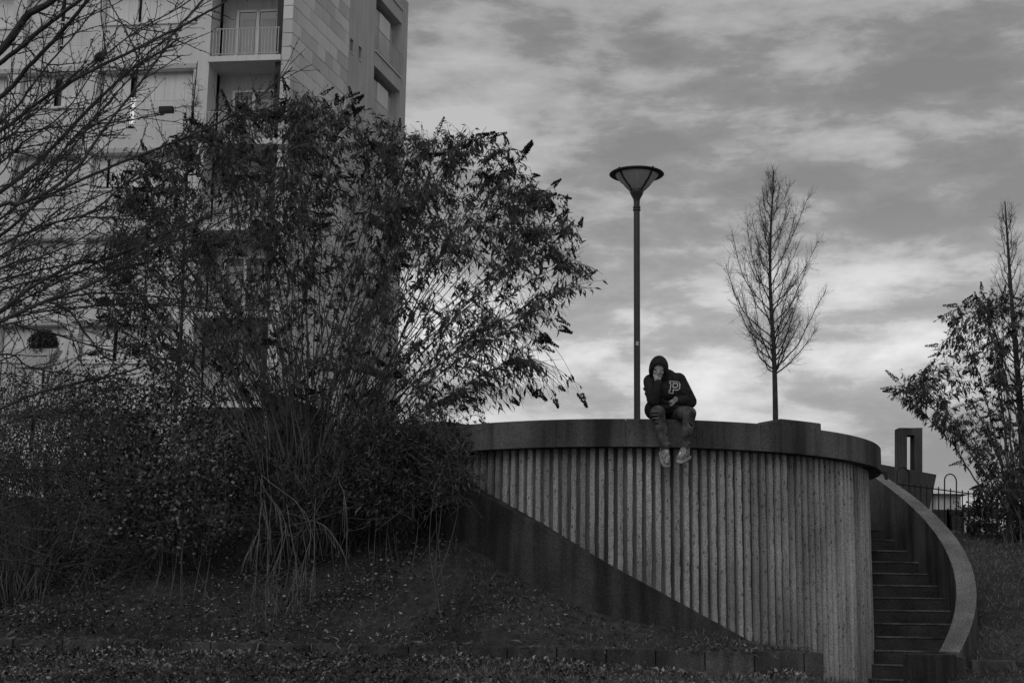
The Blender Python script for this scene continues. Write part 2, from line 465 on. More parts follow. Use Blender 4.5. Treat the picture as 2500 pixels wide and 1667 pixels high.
# coping in arc segments
def arc_block(m, a0, a1, r0, r1, zb, zt0, zt1, n=16):
    V = []; F = []
    for i in range(n + 1):
        t = i / n; a = a0 + (a1 - a0) * t; zt = zt0 + (zt1 - zt0) * t
        c, s = math.cos(a), math.sin(a); ch = 0.012
        V += [(CX + r0 * c, CY + r0 * s, zb), (CX + r1 * c, CY + r1 * s, zb), (CX + r1 * c, CY + r1 * s, zt - ch), (CX + (r1 - ch) * c, CY + (r1 - ch) * s, zt), (CX + r0 * c, CY + r0 * s, zt)]
    for i in range(n):
        o = i * 5
        for k in range(5):
            k2 = (k + 1) % 5
            F.append((o + k, o + 5 + k, o + 5 + k2, o + k2))
    F.append((4, 3, 2, 1, 0)); o = n * 5; F.append((o, o + 1, o + 2, o + 3, o + 4))
    m.add(V, F)
def cyl_ang(px, py):
    p = at_cyl(px, py, RC); return math.atan2(p[1] - CY, p[0] - CX)
A1, A2, A3 = cyl_ang(1857, 1040), cyl_ang(1907, 1040), cyl_ang(2004, 1050)
AL2, AL1 = cyl_ang(1078, 1030), cyl_ang(985, 1030)
def cop(a0, a1, z0, z1, r1=RC):
    m = MB(); arc_block(m, a0 + 0.0006, a1 - 0.0006, 2.86, r1, Z_CB, z0, z1, max(4, int(abs(a1 - a0) * 24)))
    m.build('coping_block', MT['coping'], wall)
MB().lathe([(3.2, Z_CB + 0.01), (3.2, Z_CT - 0.008), (2.9, Z_CT - 0.008)], (CX, CY, 0), 120).build('coping_bed', MT['groove'], wall)
segs = np.linspace(AL2, A1, 6)
for a, b in zip(segs[:-1], segs[1:]):
    cop(a, b, Z_CT, Z_CT)
cop(A1, A2, Z_CT, Z_CT + 0.07)
cop(A2, A3, Z_CT + 0.075, Z_CT + 0.075, RC + 0.004)
for a, b in zip(np.linspace(A3, R(75), 6)[:-1], np.linspace(A3, R(75), 6)[1:]):
    cop(a, b, Z_CT, Z_CT)
cop(AL1, AL2, Z_CT + 0.075, Z_CT + 0.075, RC + 0.004)
for a, b in zip(np.linspace(R(-250), AL1, 4)[:-1], np.linspace(R(-250), AL1, 4)[1:]):
    cop(a, b, Z_CT, Z_CT)
# platform inside the wall
m = MB(); n = 64
V = [(CX + 2.87 * math.cos(2 * math.pi * i / n), CY + 2.87 * math.sin(2 * math.pi * i / n), EYE + 1.66) for i in range(n)]
m.add(V, [tuple(range(n))])
tag(m.build('platform_floor', MT['paving']), kind='structure')
# dark sloping skirt wall wrapped round the foot of the ribbed wall
edge = [(1040, 1130), (1175, 1206), (1307, 1274), (1494, 1380), (1700, 1492), (1800, 1546), (1875, 1588)]
RS = 3.36
pa = [at_cyl(x, y, RS) for x, y in edge]
an = np.array([math.atan2(p[1] - CY, p[0] - CX) for p in pa]); zt = np.array([p[2] for p in pa])
aa = np.linspace(an[0] - 0.05, an[-1], 60); za = np.interp(aa, an, zt); za[aa < an[0]] = zt[0]
V = []; F = []
for a, z in zip(aa, za):
    c, s = math.cos(a), math.sin(a)
    V += [(CX + (RW - 0.034) * c, CY + (RW - 0.034) * s, EYE - 0.95), (CX + RS * c, CY + RS * s, EYE - 0.95), (CX + RS * c, CY + RS * s, z - 0.012), (CX + (RS - 0.012) * c, CY + (RS - 0.012) * s, z), (CX + (RW - 0.034) * c, CY + (RW - 0.034) * s, z)]
for i in range(len(aa) - 1):
    o = i * 5
    for k in range(5):
        F.append((o + k, o + 5 + k, o + 5 + (k + 1) % 5, o + (k + 1) % 5))
F += [(4, 3, 2, 1, 0), tuple(len(V) - 5 + k for k in range(5))]
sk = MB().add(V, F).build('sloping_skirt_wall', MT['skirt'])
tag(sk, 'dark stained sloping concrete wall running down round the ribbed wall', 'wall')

# ------------------------------------------------------------------ low kerb of edging stones
kerb = empty('edging_kerb', (0, KY, EYE - 0.6), 'low straight kerb of concrete edging stones along the foot of the bank', 'kerb')
x = -9.0; k = 0
while x < 3.1:
    w = 0.5
    x1 = min(x + w, 3.2)
    m = MB().box(x + 0.004, x1 - 0.004, KY - 0.07 + rng.normal() * 0.004, KY + 0.12, EYE - 0.95, EYE - 0.335 + 0.006 * rng.normal() - 0.004 * max(x, 0))
    m.build('edging_stone', MT['kerb'], kerb, bevel=0.012)
    x = x1; k += 1
for y0 in (KY + 0.125, KY + 0.63, KY + 1.13):
    MB().box(3.06, 3.2, y0, min(y0 + 0.497, 16.3), EYE - 0.95, EYE - 0.352).build('edging_stone', MT['kerb'], kerb, bevel=0.012)

# ------------------------------------------------------------------ curved stair with its parapet
stair = empty('curved_staircase', (CX + 3.7, CY - 1.5, EYE - 0.9), 'dark concrete stair curving up beside the ribbed wall, with a pale sloping parapet', 'staircase')
TH0, DTH, ZK0, RISE = 19.0, 4.21, EYE + 1.083, 0.163
for k in range(12, -5, -1):
    a0, a1 = R(TH0 - DTH * k), R(TH0 - DTH * (k - 1) + 0.6)
    z1 = ZK0 - RISE * k
    m = MB(); V = []; F = []
    for i in range(5):
        a = a0 + (a1 - a0) * i / 4
        for r_, z in ((RW - 0.02, z1 - 0.55), (4.16, z1 - 0.55), (4.16, z1), (RW - 0.02, z1)):
            V.append((CX + r_ * math.cos(a), CY + r_ * math.sin(a), z))
    for i in range(4):
        o = i * 4
        for q in range(4):
            F.append((o + q, o + 4 + q, o + 4 + (q + 1) % 4, o + (q + 1) % 4))
    F += [(3, 2, 1, 0), (16, 17, 18, 19)]
    st = m.add(V, F).build('step', MT['step'], stair)
    # worn pale nosing
    m = MB(); V = []
    c0, s0 = math.cos(a0), math.sin(a0); tx, ty = s0, -c0       # towards the climber
    for r_ in (RW + 0.02, 4.145):
        bx, by = CX + r_ * c0, CY + r_ * s0
        for u, w in ((0.012, -0.016), (0.012, 0.004), (-0.05, 0.004), (-0.05, -0.016)):
            V.append((bx + tx * u, by + ty * u, z1 + w))
    m.add(V, [(0, 1, 2, 3), (7, 6, 5, 4), (0, 4, 5, 1), (1, 5, 6, 2), (2, 6, 7, 3), (3, 7, 4, 0)])
    o = m.build('nosing', MT['nosing'], st); o.location = (0, 0, 0)
# parapet: helical wall
PR0, PR1 = 4.125, 4.36
def par_z(d):
    return EYE - 0.36 + (d + 36) * 0.0389
V = []; F = []; n = 60
for i in range(n + 1):
    d = -36 + 68 * i / n; a = R(d); z = par_z(d); c, s = math.cos(a), math.sin(a)
    for r_, w in ((PR0, -1.9), (PR1, -1.9), (PR1, -0.008), (PR1 - 0.01, 0), (PR0 + 0.01, 0), (PR0, -0.008)):
        V.append((CX + r_ * c, CY + r_ * s, z + w))
for i in range(n):
    o = i * 6
    for q in range(6):
        F.append((o + q, o + 6 + q, o + 6 + (q + 1) % 6, o + (q + 1) % 6))
F += [(5, 4, 3, 2, 1, 0), tuple(len(V) - 6 + q for q in range(6))]
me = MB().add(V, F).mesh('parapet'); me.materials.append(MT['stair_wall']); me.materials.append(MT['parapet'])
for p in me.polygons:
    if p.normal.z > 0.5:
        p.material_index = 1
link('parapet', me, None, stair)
p0 = at(2328, 1600, 16.05)
m = MB(); a = R(24); du = (math.cos(a), math.sin(a), 0); dn = (-math.sin(a), math.cos(a), 0)
m.obox((p0[0], p0[1], 0), du, dn, -0.36, 0.04, 0.0, 0.42, EYE - 1.3, p0[2] + 0.015)
m.build('newel_block', MT['skirt'], stair, bevel=0.012)
m = MB(); m.obox((p0[0], p0[1], 0), du, dn, 0.045, 0.2, 0.03, 0.42, EYE - 1.3, p0[2] - 0.01)
m.build('end_block', MT['kerb'], stair, bevel=0.012)
lk2 = empty('stair_foot_kerb', (p0[0] + 0.5, p0[1], EYE - 0.6), 'low kerb of edging stones running right from the foot of the stair', 'kerb')
for i in range(5):
    x = p0[0] + 0.24 + 0.5 * i
    MB().box(x + 0.004, x + 0.496, p0[1] + 0.12, p0[1] + 0.27, EYE - 1.0, p0[2] - 0.05 + 0.004 * rng.normal()).build('edging_stone', MT['kerb'], lk2, bevel=0.012)
# iron handrail at the head of the stair
hr = empty('stair_handrail', at(2152, 1265, 20.6), 'short black iron handrail with two posts at the head of the stair', 'handrail')
for px, w in ((2141, 0.012), (2164, 0.024)):
    a_, b_ = at(px, 1272, 20.6), at(px - 1, 1152, 20.6)
    MB().tube([a_, b_], w, 8).build('post', MT['iron'], hr)
MB().tube([at(2132, 1151, 20.7), at(2166, 1153, 20.6)], 0.014, 8).build('top_rail', MT['iron'], hr)

# ------------------------------------------------------------------ apartment block
B0 = at(710, 150, 46.0); B0[2] = 0
FD = np.array([-math.sin(R(83.2)), math.cos(R(83.2)), 0])      # along the front, to the left
SD = np.array([math.sin(R(15.6)), math.cos(R(15.6)), 0])       # along the side, away
FN = np.array([-FD[1], FD[0], 0]); FN = FN if FN[1] < 0 else -FN
SN = np.array([SD[1], -SD[0], 0]); SN = SN if SN[0] > 0 else -SN
def on_plane(px, py, D, Nn):
    d = ray(px, py); o = np.array([0, 0, EYE])
    t = ((B0 - o) * np.array([1, 1, 0])) @ Nn / (d @ Nn)
    p = o + d * t
    return (p - B0) @ D, p[2]
def ft(px, py): return on_plane(px, py, FD, FN)
def stt(px, py): return on_plane(px, py, SD, SN)
block = empty('apartment_block', tuple(B0), 'tall pale apartment block with stone clad corner behind the bushes', 'building')
FLOOR = ft(250, 375)[1] - ft(250, 581)[1]
ZL = ft(250, 174)[1]                                            # a lintel level
ZTOP = ZL + 2 * FLOOR + 1.2
ZBOT = EYE + 1.0
T_ST = ft(686, 150)[0]; T_BAL = ft(511, 150)[0]
T2a, T2b = ft(474, 150)[0], ft(241, 150)[0]
T1a, T1b = ft(208, 200)[0], ft(50, 200)[0]
T0a = ft(18, 200)[0]; T0b = T0a + (T1b - T1a)
TEND = T0b + 1.2
DEP = stt(988, 150)[0]
S_A = stt(850, 150)[0]; S_W0 = stt(914, 150)[0]; S_W1 = stt(979, 150)[0]
def fb(m, t0, t1, n0, n1, z0, z1): return m.obox(B0, FD, FN, t0, t1, n0, n1, z0, z1)
def sb(m, s0, s1, n0, n1, z0, z1): return m.obox(B0, SD, SN, s0, s1, n0, n1, z0, z1)
# core of the block behind the facades
V = [B0 + FD * TEND + FN * -1.5, B0 + FD * T_ST + FN * -1.5, B0 + SD * S_A * 0.45 + SN * -0.62, B0 + SD * DEP + SN * -0.9, B0 + FD * TEND + SD * DEP]
nV = len(V); vv = [(p[0], p[1], ZBOT) for p in V] + [(p[0], p[1], ZTOP) for p in V]
MB().add(vv, [tuple(range(nV))[::-1], tuple(range(nV, 2 * nV))] + [(i, (i + 1) % nV, nV + (i + 1) % nV, nV + i) for i in range(nV)]).build('core', MT['dark_in'], block)
floors = [ZL + FLOOR * i for i in (1, 0, -1, -2, -3, -4)]         # lintel heights, top floor first
SPAN = 0.55                                                     # lintel to next floor level
# piers between the window columns
for a, b in ((T_BAL, T2a), (T2b, T1a), (T1b, T0a), (T0b, TEND)):
    fb(MB(), a + 0.002, b - 0.002, -0.9, 0, ZBOT, ZTOP).build('pier', MT['paint'], block)
def window(t0, t1, zl, french, gap, gw, lit=False, idx=0):
    """opening between t0 and t1 under lintel zl: shutters of white panels with one dark gap"""
    zs = zl - (2.12 if french else 1.28)
    znext = zl - FLOOR
    w = fb(MB(), t0, t1, -0.9, -0.004, znext + 0.0, zs).build('spandrel', MT['paint'], block)     # wall under the opening
    s = fb(MB(), t0 - 0.03, t1 + 0.03, -0.3, 0.06, zs - 0.06, zs + 0.02)
    if not french:
        s.build('sill', MT['frame'], block)
    win = fb(MB(), t0 + 0.01, t1 - 0.01, -0.8, -0.31, zl - 0.10, zl - 0.003).build('window', MT['recess'], block)   # shutter box
    wd = t1 - t0; x = t0 + 0.02; g0 = t0 + wd * gap; g1 = g0 + gw
    while x < t1 - 0.05:
        x1 = min(x + 0.36, t1 - 0.02)
        if x < g0 < x1: x1 = g0
        if g0 - 1e-6 <= x < g1: x = g1; continue
        o = fb(MB(), x + 0.004, x1 - 0.004, -0.34, -0.29 - 0.012 * (int(x * 10) % 2), zs + 0.025, zl - 0.105).build('shutter_panel', MT['shutter'], win)
        o.location = (0, 0, 0); x = x1
    o = fb(MB(), g0 + 0.005, g1 - 0.005, -0.6, -0.48, zs + 0.02, zl - 0.11).build('pane', MT['glass'], win); o.location = (0, 0, 0)
    o = fb(MB(), g0 + 0.005, g0 + 0.07, -0.47, -0.32, zs + 0.02, zl - 0.11).build('frame', MT['frame'], win); o.location = (0, 0, 0)
    if lit:
        o = fb(MB(), g0 + 0.08, g1 - 0.01, -0.40, -0.36, zs + 0.3, zs + 1.25).build('curtain', MT['lit'], win); o.location = (0, 0, 0)
    if french:
        zr0, zr1 = zs + 0.08, zs + 0.95
        o = MB()
        for z in (zr0, zr1):
            fb(o, t0 + 0.02, t1 - 0.02, 0.03, 0.055, z, z + 0.03)
        q = t0 + 0.04
        while q < t1 - 0.02:
            fb(o, q, q + 0.016, 0.034, 0.05, zr0, zr1); q += 0.115
        o = o.build('guard_rail', MT['paint'], win); o.location = (0, 0, 0)
m_lit = bpy.data.materials.new('lamp_lit_curtain'); m_lit.use_nodes = True
_b = m_lit.node_tree.nodes['Principled BSDF']; _b.inputs['Base Color'].default_value = (0.8, 0.8, 0.8, 1)
_b.inputs['Emission Color'].default_value = (1, 1, 1, 1); _b.inputs['Emission Strength'].default_value = 0.4
MT['lit'] = m_lit
for i, zl in enumerate(floors):
    alt = i % 2 == 0
    window(T2a, T2b, zl, not alt, (0.60, 0.60, 0.82, 0.80, 0.62, 0.6)[i], (0.17, 0.28, 0.16, 0.14, 0.2, 0.2)[i], lit=(i == 1))
    window(T1a, T1b, zl, alt, (0.42, 0.38, 0.2, 0.5, 0.3, 0.4)[i], (0.2, 0.33, 0.12, 0.1, 0.18, 0.2)[i])
    window(T0a, T0b, zl, not alt, 0.4, 0.2)
    fb(MB(), T2a - 0.1, TEND, -0.002, 0.05, zl + 0.0, zl + 0.17).build('floor_band', MT['band'], block)
# loggia column with balconies
ZS = [ft(600, 138)[1] + FLOOR * i for i in (1, 0, -1, -2, -3, -4)]   # top of the slabs
fb(MB(), T_ST + 0.002, T_BAL - 0.002, -1.35, -1.2, ZBOT, ZTOP).build('loggia_back_wall', MT['recess'], block)
fb(MB(), T_ST - 0.12, T_ST, -1.2, -0.02, ZBOT, ZTOP).build('loggia_side_wall', MT['recess'], block)
for i, z in enumerate(ZS):
    bal = fb(MB(), T_ST + 0.004, T_BAL + 0.02, -1.2, 0.10, z - 0.2, z).build('balcony', MT['paint'], block)
    def sub(m, name, mt):
        o = m.build(name, mt, bal); o.location = (0, 0, 0); return o
    # french window
    c = (T_ST + T_BAL) / 2 - 0.02
    for a, b in ((c - 0.78, c - 0.68), (c + 0.68, c + 0.78), (c - 0.06, c + 0.06)):
        sub(fb(MB(), a, b, -1.2, -1.12, z + 0.02, z + 2.2), 'frame', MT['frame'])
    sub(fb(MB(), c - 0.68, c + 0.68, -1.2, -1.12, z + 2.12, z + 2.2), 'frame', MT['frame'])
    for a, b in ((c - 0.66, c - 0.08), (c + 0.08, c + 0.66)):
        sub(fb(MB(), a, b, -1.18, -1.15, z + 0.06, z + 2.1), 'pane', MT['glass'])
        sub(fb(MB(), a + 0.02, b - 0.1, -1.148, -1.14, z + 0.18, z + 1.85), 'blind', MT['blind'])
        sub(fb(MB(), a, b, -1.14, -1.12, z + 0.04, z + 0.16), 'frame', MT['frame'])
    # guard rail
    q = T_ST + 0.10
    while q < T_BAL - 0.05:
        sub(fb(MB(), q, q + 0.024, 0.06, 0.084, z + 0.06, z + 0.98), 'bar', MT['rail']); q += 0.115
    for zz_ in (0.06, 0.98):
        sub(fb(MB(), T_ST + 0.08, T_BAL - 0.05, 0.055, 0.083, z + zz_, z + zz_ + 0.025), 'rail', MT['rail'])
# stone clad corner: strip on the front and panels on the side
RH = 0.5
fb(MB(), 0.0, T_ST, -0.9, -0.035, ZBOT, ZTOP).build('corner_core', MT['joint'], block)
sb(MB(), 0.03, S_A, -0.6, -0.035, ZBOT, ZTOP).build('side_core', MT['joint'], block)
r_ = random.Random(5); nrow = int((ZTOP - ZBOT) / RH)
PW = S_A / 7.0
shared = {}
for j in range(nrow):
    z = ZTOP - RH * (j + 1)
    zc = project(np.array([[B0[0], B0[1], z]]))[0][1]
    if zc < -330 or zc > 960:
        continue
    fb(MB(), -0.0, T_ST - 0.004, -0.033, 0.0, z + 0.010, z + RH - 0.010).build('stone_panel', MT['stones'][r_.randrange(4)], block, bevel=0.006)
    off = 0.0 if j % 2 else PW / 2
    s = -off
    while s < S_A - 0.01:
        a, b = max(s, 0.004), min(s + PW, S_A)
        if b - a > 0.05:
            key = round(b - a, 3), r_.randrange(4)
            if key not in shared:
                me = MB().obox((0, 0, 0), SD, SN, 0.007, b - a - 0.007, -0.033, 0.0, 0.010, RH - 0.010).mesh('stone_panel'); me.materials.append(MT['stones'][key[1]]); shared[key] = me
            o = bpy.data.objects.new('stone_panel', shared[key]); COL.objects.link(o); o.parent = block
            p = SD * a + SN * r_.uniform(-0.006, 0.006); o.location = (p[0], p[1], z)
        s += PW
# rendered part of the side with two slit windows and the far loggias
zsl = [stt(858, 112)[1], stt(878, 130)[1]]
sl = [(stt(855, 110)[0], stt(863, 110)[0]), (stt(875.5, 130)[0], stt(883, 130)[0])]
cuts = sorted([S_A + 0.002, sl[0][0], sl[0][1], sl[1][0], sl[1][1], S_W0])
for a, b in zip(cuts[:-1], cuts[1:]):
    isw = any(abs(a - q[0]) < 1e-6 for q in sl)
    if not isw:
        sb(MB(), a, b, -0.5, 0, ZBOT, ZTOP).build('side_wall', MT['render'], block); continue
    qi = 0 if abs(a - sl[0][0]) < 1e-6 else 1
    zc = zsl[qi]; z = ZTOP; tops = []
    lo = ZBOT
    for fl in (-3, -2, -1, 0, 1):
        z0 = zc + fl * FLOOR - 0.27; z1 = z0 + 0.54
        if z0 < ZBOT or z1 > ZTOP: continue
        sb(MB(), a, b, -0.5, 0, lo, z0).build('side_wall', MT['render'], block); lo = z1
        w = sb(MB(), a, b, -0.45, -0.25, z0, z1).build('slit_window', MT['dark_in'], block)
        o = sb(MB(), a - 0.02, b + 0.02, -0.2, 0.03, z0 - 0.035, z0 + 0.004).build('sill', MT['frame'], w); o.location = (0, 0, 0)
    sb(MB(), a, b, -0.5, 0, lo, ZTOP).build('side_wall', MT['render'], block)
sb(MB(), S_W1, DEP, -0.9, 0, ZBOT, ZTOP).build('end_pier', MT['render'], block)
sb(MB(), S_W1 + 0.25, DEP + 0.12, -0.9, 0.05, ZBOT, ZTOP).build('end_pier_edge', MT['recess'], block)
ZW = stt(914, 122)[1]                                             # sill level of a far window
for i in (1, 0, -1, -2, -3, -4, -5):
    z = ZW + FLOOR * i
    if z < ZBOT: continue
    w = sb(MB(), S_W0 + 0.002, S_W1 - 0.002, -0.5, -0.01, z - 0.62, z).build('side_spandrel', MT['render'], block)
    def sub(m, name, mt):
        o = m.build(name, mt, w); o.location = (0, 0, 0); return o
    sub(sb(MB(), S_W0 - 0.02, S_W1 + 0.02, -0.3, 0.06, z - 0.04, z + 0.02), 'sill', MT['frame'])
    sub(sb(MB(), S_W0 + 0.01, S_W0 + 0.75, -0.6, -0.4, z + 0.02, z + 2.1), 'pane', MT['dark_in'])
    sub(sb(MB(), S_W0 + 0.75, S_W0 + 1.1, -0.5, -0.3, z + 0.02, z + 2.1), 'frame', MT['band'])
    sub(sb(MB(), S_W0 + 1.1, S_W1 - 0.7, -0.5, -0.26, z + 0.02, z + 2.1), 'shutter_panel', MT['shutter'])
    sub(sb(MB(), S_W1 - 0.7, S_W1 - 0.01, -0.6, -0.4, z + 0.02, z + 2.1), 'reveal', MT['recess'])
    q = S_W0 + 0.05
    while q < S_W1 - 0.03:
        sub(sb(MB(), q, q + 0.02, 0.02, 0.04, z + 0.08, z + 0.98), 'bar', MT['rail']); q += 0.13
    for h in (0.08, 0.98):
        sub(sb(MB(), S_W0 + 0.02, S_W1 - 0.02, 0.018, 0.045, z + h, z + h + 0.025), 'rail', MT['rail'])
# tapered planter with a clipped dark shrub on the lowest window ledge in view
c3 = at(97, 880, 45.8); pot = empty('window_planter', tuple(c3), 'tapered grey planter with a dark rounded shrub at a low window of the block', 'planter')
w0, w1, hh = 0.5, 0.85, 0.7
m = MB(); P_ = [B0 * 0] * 8
cc_ = np.array([c3[0], c3[1] - 0.55, 0])
P_ = [cc_ + FD * a + FN * b + np.array([0, 0, z]) for z, s in ((c3[2] - 0.35, w0), (c3[2] + 0.25, w1)) for a, b in ((-s, -0.25), (s, -0.25), (s, 0.25), (-s, 0.25))]
m.hexa(P_).build('tub', MT['band'], pot)
n = 2600; q = unit(rng.normal(size=(n, 3))) * (rng.random((n, 1)) ** 0.33) * np.array([0.48, 0.4, 0.5]) + np.array([c3[0] + 0.25, c3[1] - 0.55, c3[2] + 0.42])
tag(link('foliage', leaves_mesh('foliage', q, rng.normal(size=(n, 3)) + [0, 0, 0.5], 0.11, 0.05), MT['leaf_dark'], pot), kind='stuff')
c4 = at(409, 271, 45.3); fbx = MB()
fbx.obox((c4[0], c4[1], 0), FD, FN, -0.24, 0.24, 0.0, 0.2, c4[2] - 0.11, c4[2] + 0.1)
o = fbx.build('flower_box', MT['iron'], bevel=0.02); tag(o, 'small black flower box hung on a window guard rail of the block', 'flower box')

# ------------------------------------------------------------------ street lamp on the platform
LP = at(1555.5, 1020, 21.0); LX, LY = LP[0], LP[1]
zt_ = at(1555, 427, 21.0)[2]
lamp = empty('street_lamp', (LX, LY, EYE + 1.66), 'dark street lamp with a conical lantern under a wide round cap', 'street lamp')
MB().lathe([(0.001, 0), (0.11, 0), (0.11, 0.02), (0.058, 0.05), (0.05, 0.12)], (LX, LY, EYE + 1.662), 20).build('base_plate', MT['lamp_metal'], lamp, True)
ztop_pole = at(1555, 488, 21.0)[2]
MB().lathe([(0.049, EYE + 1.7), (0.047, ztop_pole + 0.02)], (LX, LY, 0), 24).build('pole', MT['lamp_metal'], lamp, True)
zc_ = at(1555, 510, 21.0)[2]
for dz in (-0.02, 0.02):
    MB().lathe([(0.047, -0.012), (0.058, -0.01), (0.058, 0.01), (0.047, 0.012)], (LX, LY, zc_ + dz), 24).build('collar', MT['lamp_metal'], lamp, True)
zb_ = at(1555, 487, 21.0)[2]; zm_ = at(1555, 464, 21.0)[2]
MB().lathe([(0.047, zb_ - 0.05), (0.052, zb_), (0.092, zb_ + (zm_ - zb_) * 0.5), (0.118, zm_), (0.115, zm_ + 0.005), (0.001, zm_ + 0.005)], (LX, LY, 0), 32).build('lantern_cup', MT['lamp_metal'], lamp, True)
mf = bpy.data.materials.new('frosted_lantern'); mf.use_nodes = True
t = mf.node_tree; pb = t.nodes['Principled BSDF']; pb.inputs['Base Color'].default_value = (0.8, 0.8, 0.8, 1); pb.inputs['Roughness'].default_value = 0.5
tr = t.nodes.new('ShaderNodeBsdfTranslucent'); tr.inputs[0].default_value = (0.96, 0.96, 0.96, 1)
mx = t.nodes.new('ShaderNodeMixShader'); mx.inputs[0].default_value = 0.85
t.links.new(pb.outputs[0], mx.inputs[1]); t.links.new(tr.outputs[0], mx.inputs[2]); t.links.new(mx.outputs[0], t.nodes['Material Output'].inputs[0])
MB().lathe([(0.112, zm_ + 0.008), (0.25, zm_ + (zt_ - zm_) * 0.55), (0.335, zt_ - 0.004)], (LX, LY, 0), 40).build('lantern_bowl', mf, lamp, True)
MB().lathe([(0.30, zt_ - 0.002), (0.405, zt_ - 0.008), (0.422, zt_ + 0.004), (0.41, zt_ + 0.018), (0.28, zt_ + 0.05), (0.001, zt_ + 0.07)], (LX, LY, 0), 48).build('lantern_cap', MT['lamp_metal'], lamp, True)
MB().lathe([(0.001, zt_ - 0.012), (0.325, zt_ - 0.012)], (LX, LY, 0), 40).build('reflector', MT['frame'], lamp)  # white disc added under the cap to brighten the bowl
for k in range(4):
    a = R(38 + 90 * k); c, s = math.cos(a), math.sin(a)
    pts = [(LX + r * c, LY + r * s, z) for r, z in ((0.10, zm_ - 0.03), (0.13, zm_ + 0.01), (0.265, zm_ + (zt_ - zm_) * 0.55), (0.345, zt_ - 0.004), (0.365, zt_ + 0.05))]
    MB().tube(pts, 0.017, 6).build('strut', MT['lamp_metal'], lamp)
pl = at(1560, 840, 21.0)
MB().box(LX - 0.02, LX + 0.02, LY - 0.056, LY - 0.049, pl[2] - 0.03, pl[2] + 0.03).build('number_plate', MT['band'], lamp)

# ------------------------------------------------------------------ bare young trees
def bare_tree(name, base, fork_h, height, half_w, seed, label, group=None, nprim=46, trunk_r=0.05, dens=1.0, lean=0.0, fine=1.0):
    g = np.random.default_rng(seed)
    root = empty(name, tuple(base), label, 'tree', group)
    base = np.array(base); top = np.array([0.02 * height * g.normal() * 0.3, 0.0, height])
    tp = spline([base, base + [0.02, 0, fork_h], base + [-0.03, 0, (fork_h + height) / 2], base + top], 30)
    hh = (tp[:, 2] - base[2]) / height
    link('trunk', tubes_mesh('trunk', [(tp, trunk_r * (1.05 - hh) ** 0.85 + 0.004)], 10), MT['bark'], root)
    prim, sec, ter = [], [], []
    for i in range(nprim):
        s = (i + g.random() * 0.6) / nprim
        h = fork_h + (height - fork_h) * (s ** 1.5) * 0.90
        p0 = np.array([np.interp(h, tp[:, 2] - base[2], tp[:, k]) for k in range(3)])
        az = i * 2.39996 + g.normal() * 0.25
        rel = (h - fork_h) / (height - fork_h)
        w = half_w * (1 - rel) ** 0.95 * (0.78 + 0.35 * min(1, rel * 4)) * g.uniform(0.5, 1.12)
        rise = (0.95 + 0.5 * rel) * g.uniform(0.85, 1.25) * max(w, 0.25) * 1.45
        rise = min(rise, (base[2] + height - p0[2]) * 0.8)
        d = np.array([math.cos(az), math.sin(az), 0])
        end = p0 + d * w + [lean * w, 0, rise]
        mid = p0 + d * w * 0.55 + [0, 0, rise * 0.36]
        P = spline([p0, mid, end], 12) + np.cumsum(g.normal(size=(12, 3)) * 0.008, 0)
        r0 = trunk_r * 0.36 * fine * (1 - 0.65 * rel)
        prim.append((P, np.linspace(r0, 0.0035, 12)))
        ln = np.linalg.norm(end - p0)
        for q in range(int((10 + 8 * ln) * dens)):
            u = g.uniform(0.18, 1.0); k = min(int(u * 11), 10)
            b = P[k] + (P[k + 1] - P[k]) * (u * 11 - k)
            tdir = unit(P[k + 1] - P[k]); sd = unit(tdir * 0.9 + g.normal(size=3) * 0.55 + [0, 0, 0.25])
            l2 = g.uniform(0.15, 0.42) * (1.15 - 0.6 * u) * min(1.2, 0.5 + ln * 0.5)
            Q = spline([b, b + sd * l2 * 0.5 + g.normal(size=3) * 0.015, b + sd * l2 + [0, 0, l2 * 0.18]], 6)
            sec.append((Q, np.linspace(0.0042 * fine, 0.0018 * fine, 6)))
            for _ in range(int(g.integers(2, 5))):
                kk = int(g.integers(1, 5)); b2 = Q[kk]; s2 = unit(unit(Q[kk + 1] - Q[kk]) * 0.8 + g.normal(size=3) * 0.6)
                l3 = g.uniform(0.05, 0.16)
                ter.append((np.array([b2, b2 + s2 * l3 * 0.5 + g.normal(size=3) * 0.006, b2 + s2 * l3]), np.array([0.0022, 0.0019, 0.0013]) * fine))
    for pr in prim[:14]:
        link('limb', tubes_mesh('limb', [pr], 6), MT['bark'], root)
    link('branches', tubes_mesh('branches', prim[14:], 5), MT['bark'], root)
    tag(link('twigs', tubes_mesh('twigs', sec + ter, 3), MT['twig'], root), kind='stuff')
    return root
b_ = at(1891, 1030, 26.0); zfork = at(1891, 915, 26.0)[2]; ztp = at(1896, 415, 26.0)[2]
gz = EYE + 1.64
bare_tree('young_tree', (b_[0], b_[1], gz), zfork - gz, ztp - gz, 1.08, 3, 'bare young tree with an upright oval crown standing behind the round wall', nprim=52, trunk_r=0.060, dens=1.9, lean=0.12, fine=0.7)
b_ = at(2499, 1200, 24.0); ztp = at(2497, 492, 24.0)[2]; gz2 = float(ground_z(b_[0], b_[1]))
bare_tree('slender_tree', (b_[0], b_[1], gz2), 2.0, ztp - gz2, 0.6, 8, 'tall bare tree at the right edge, its top rising above the leafy bush', nprim=44, trunk_r=0.07, fine=0.7)

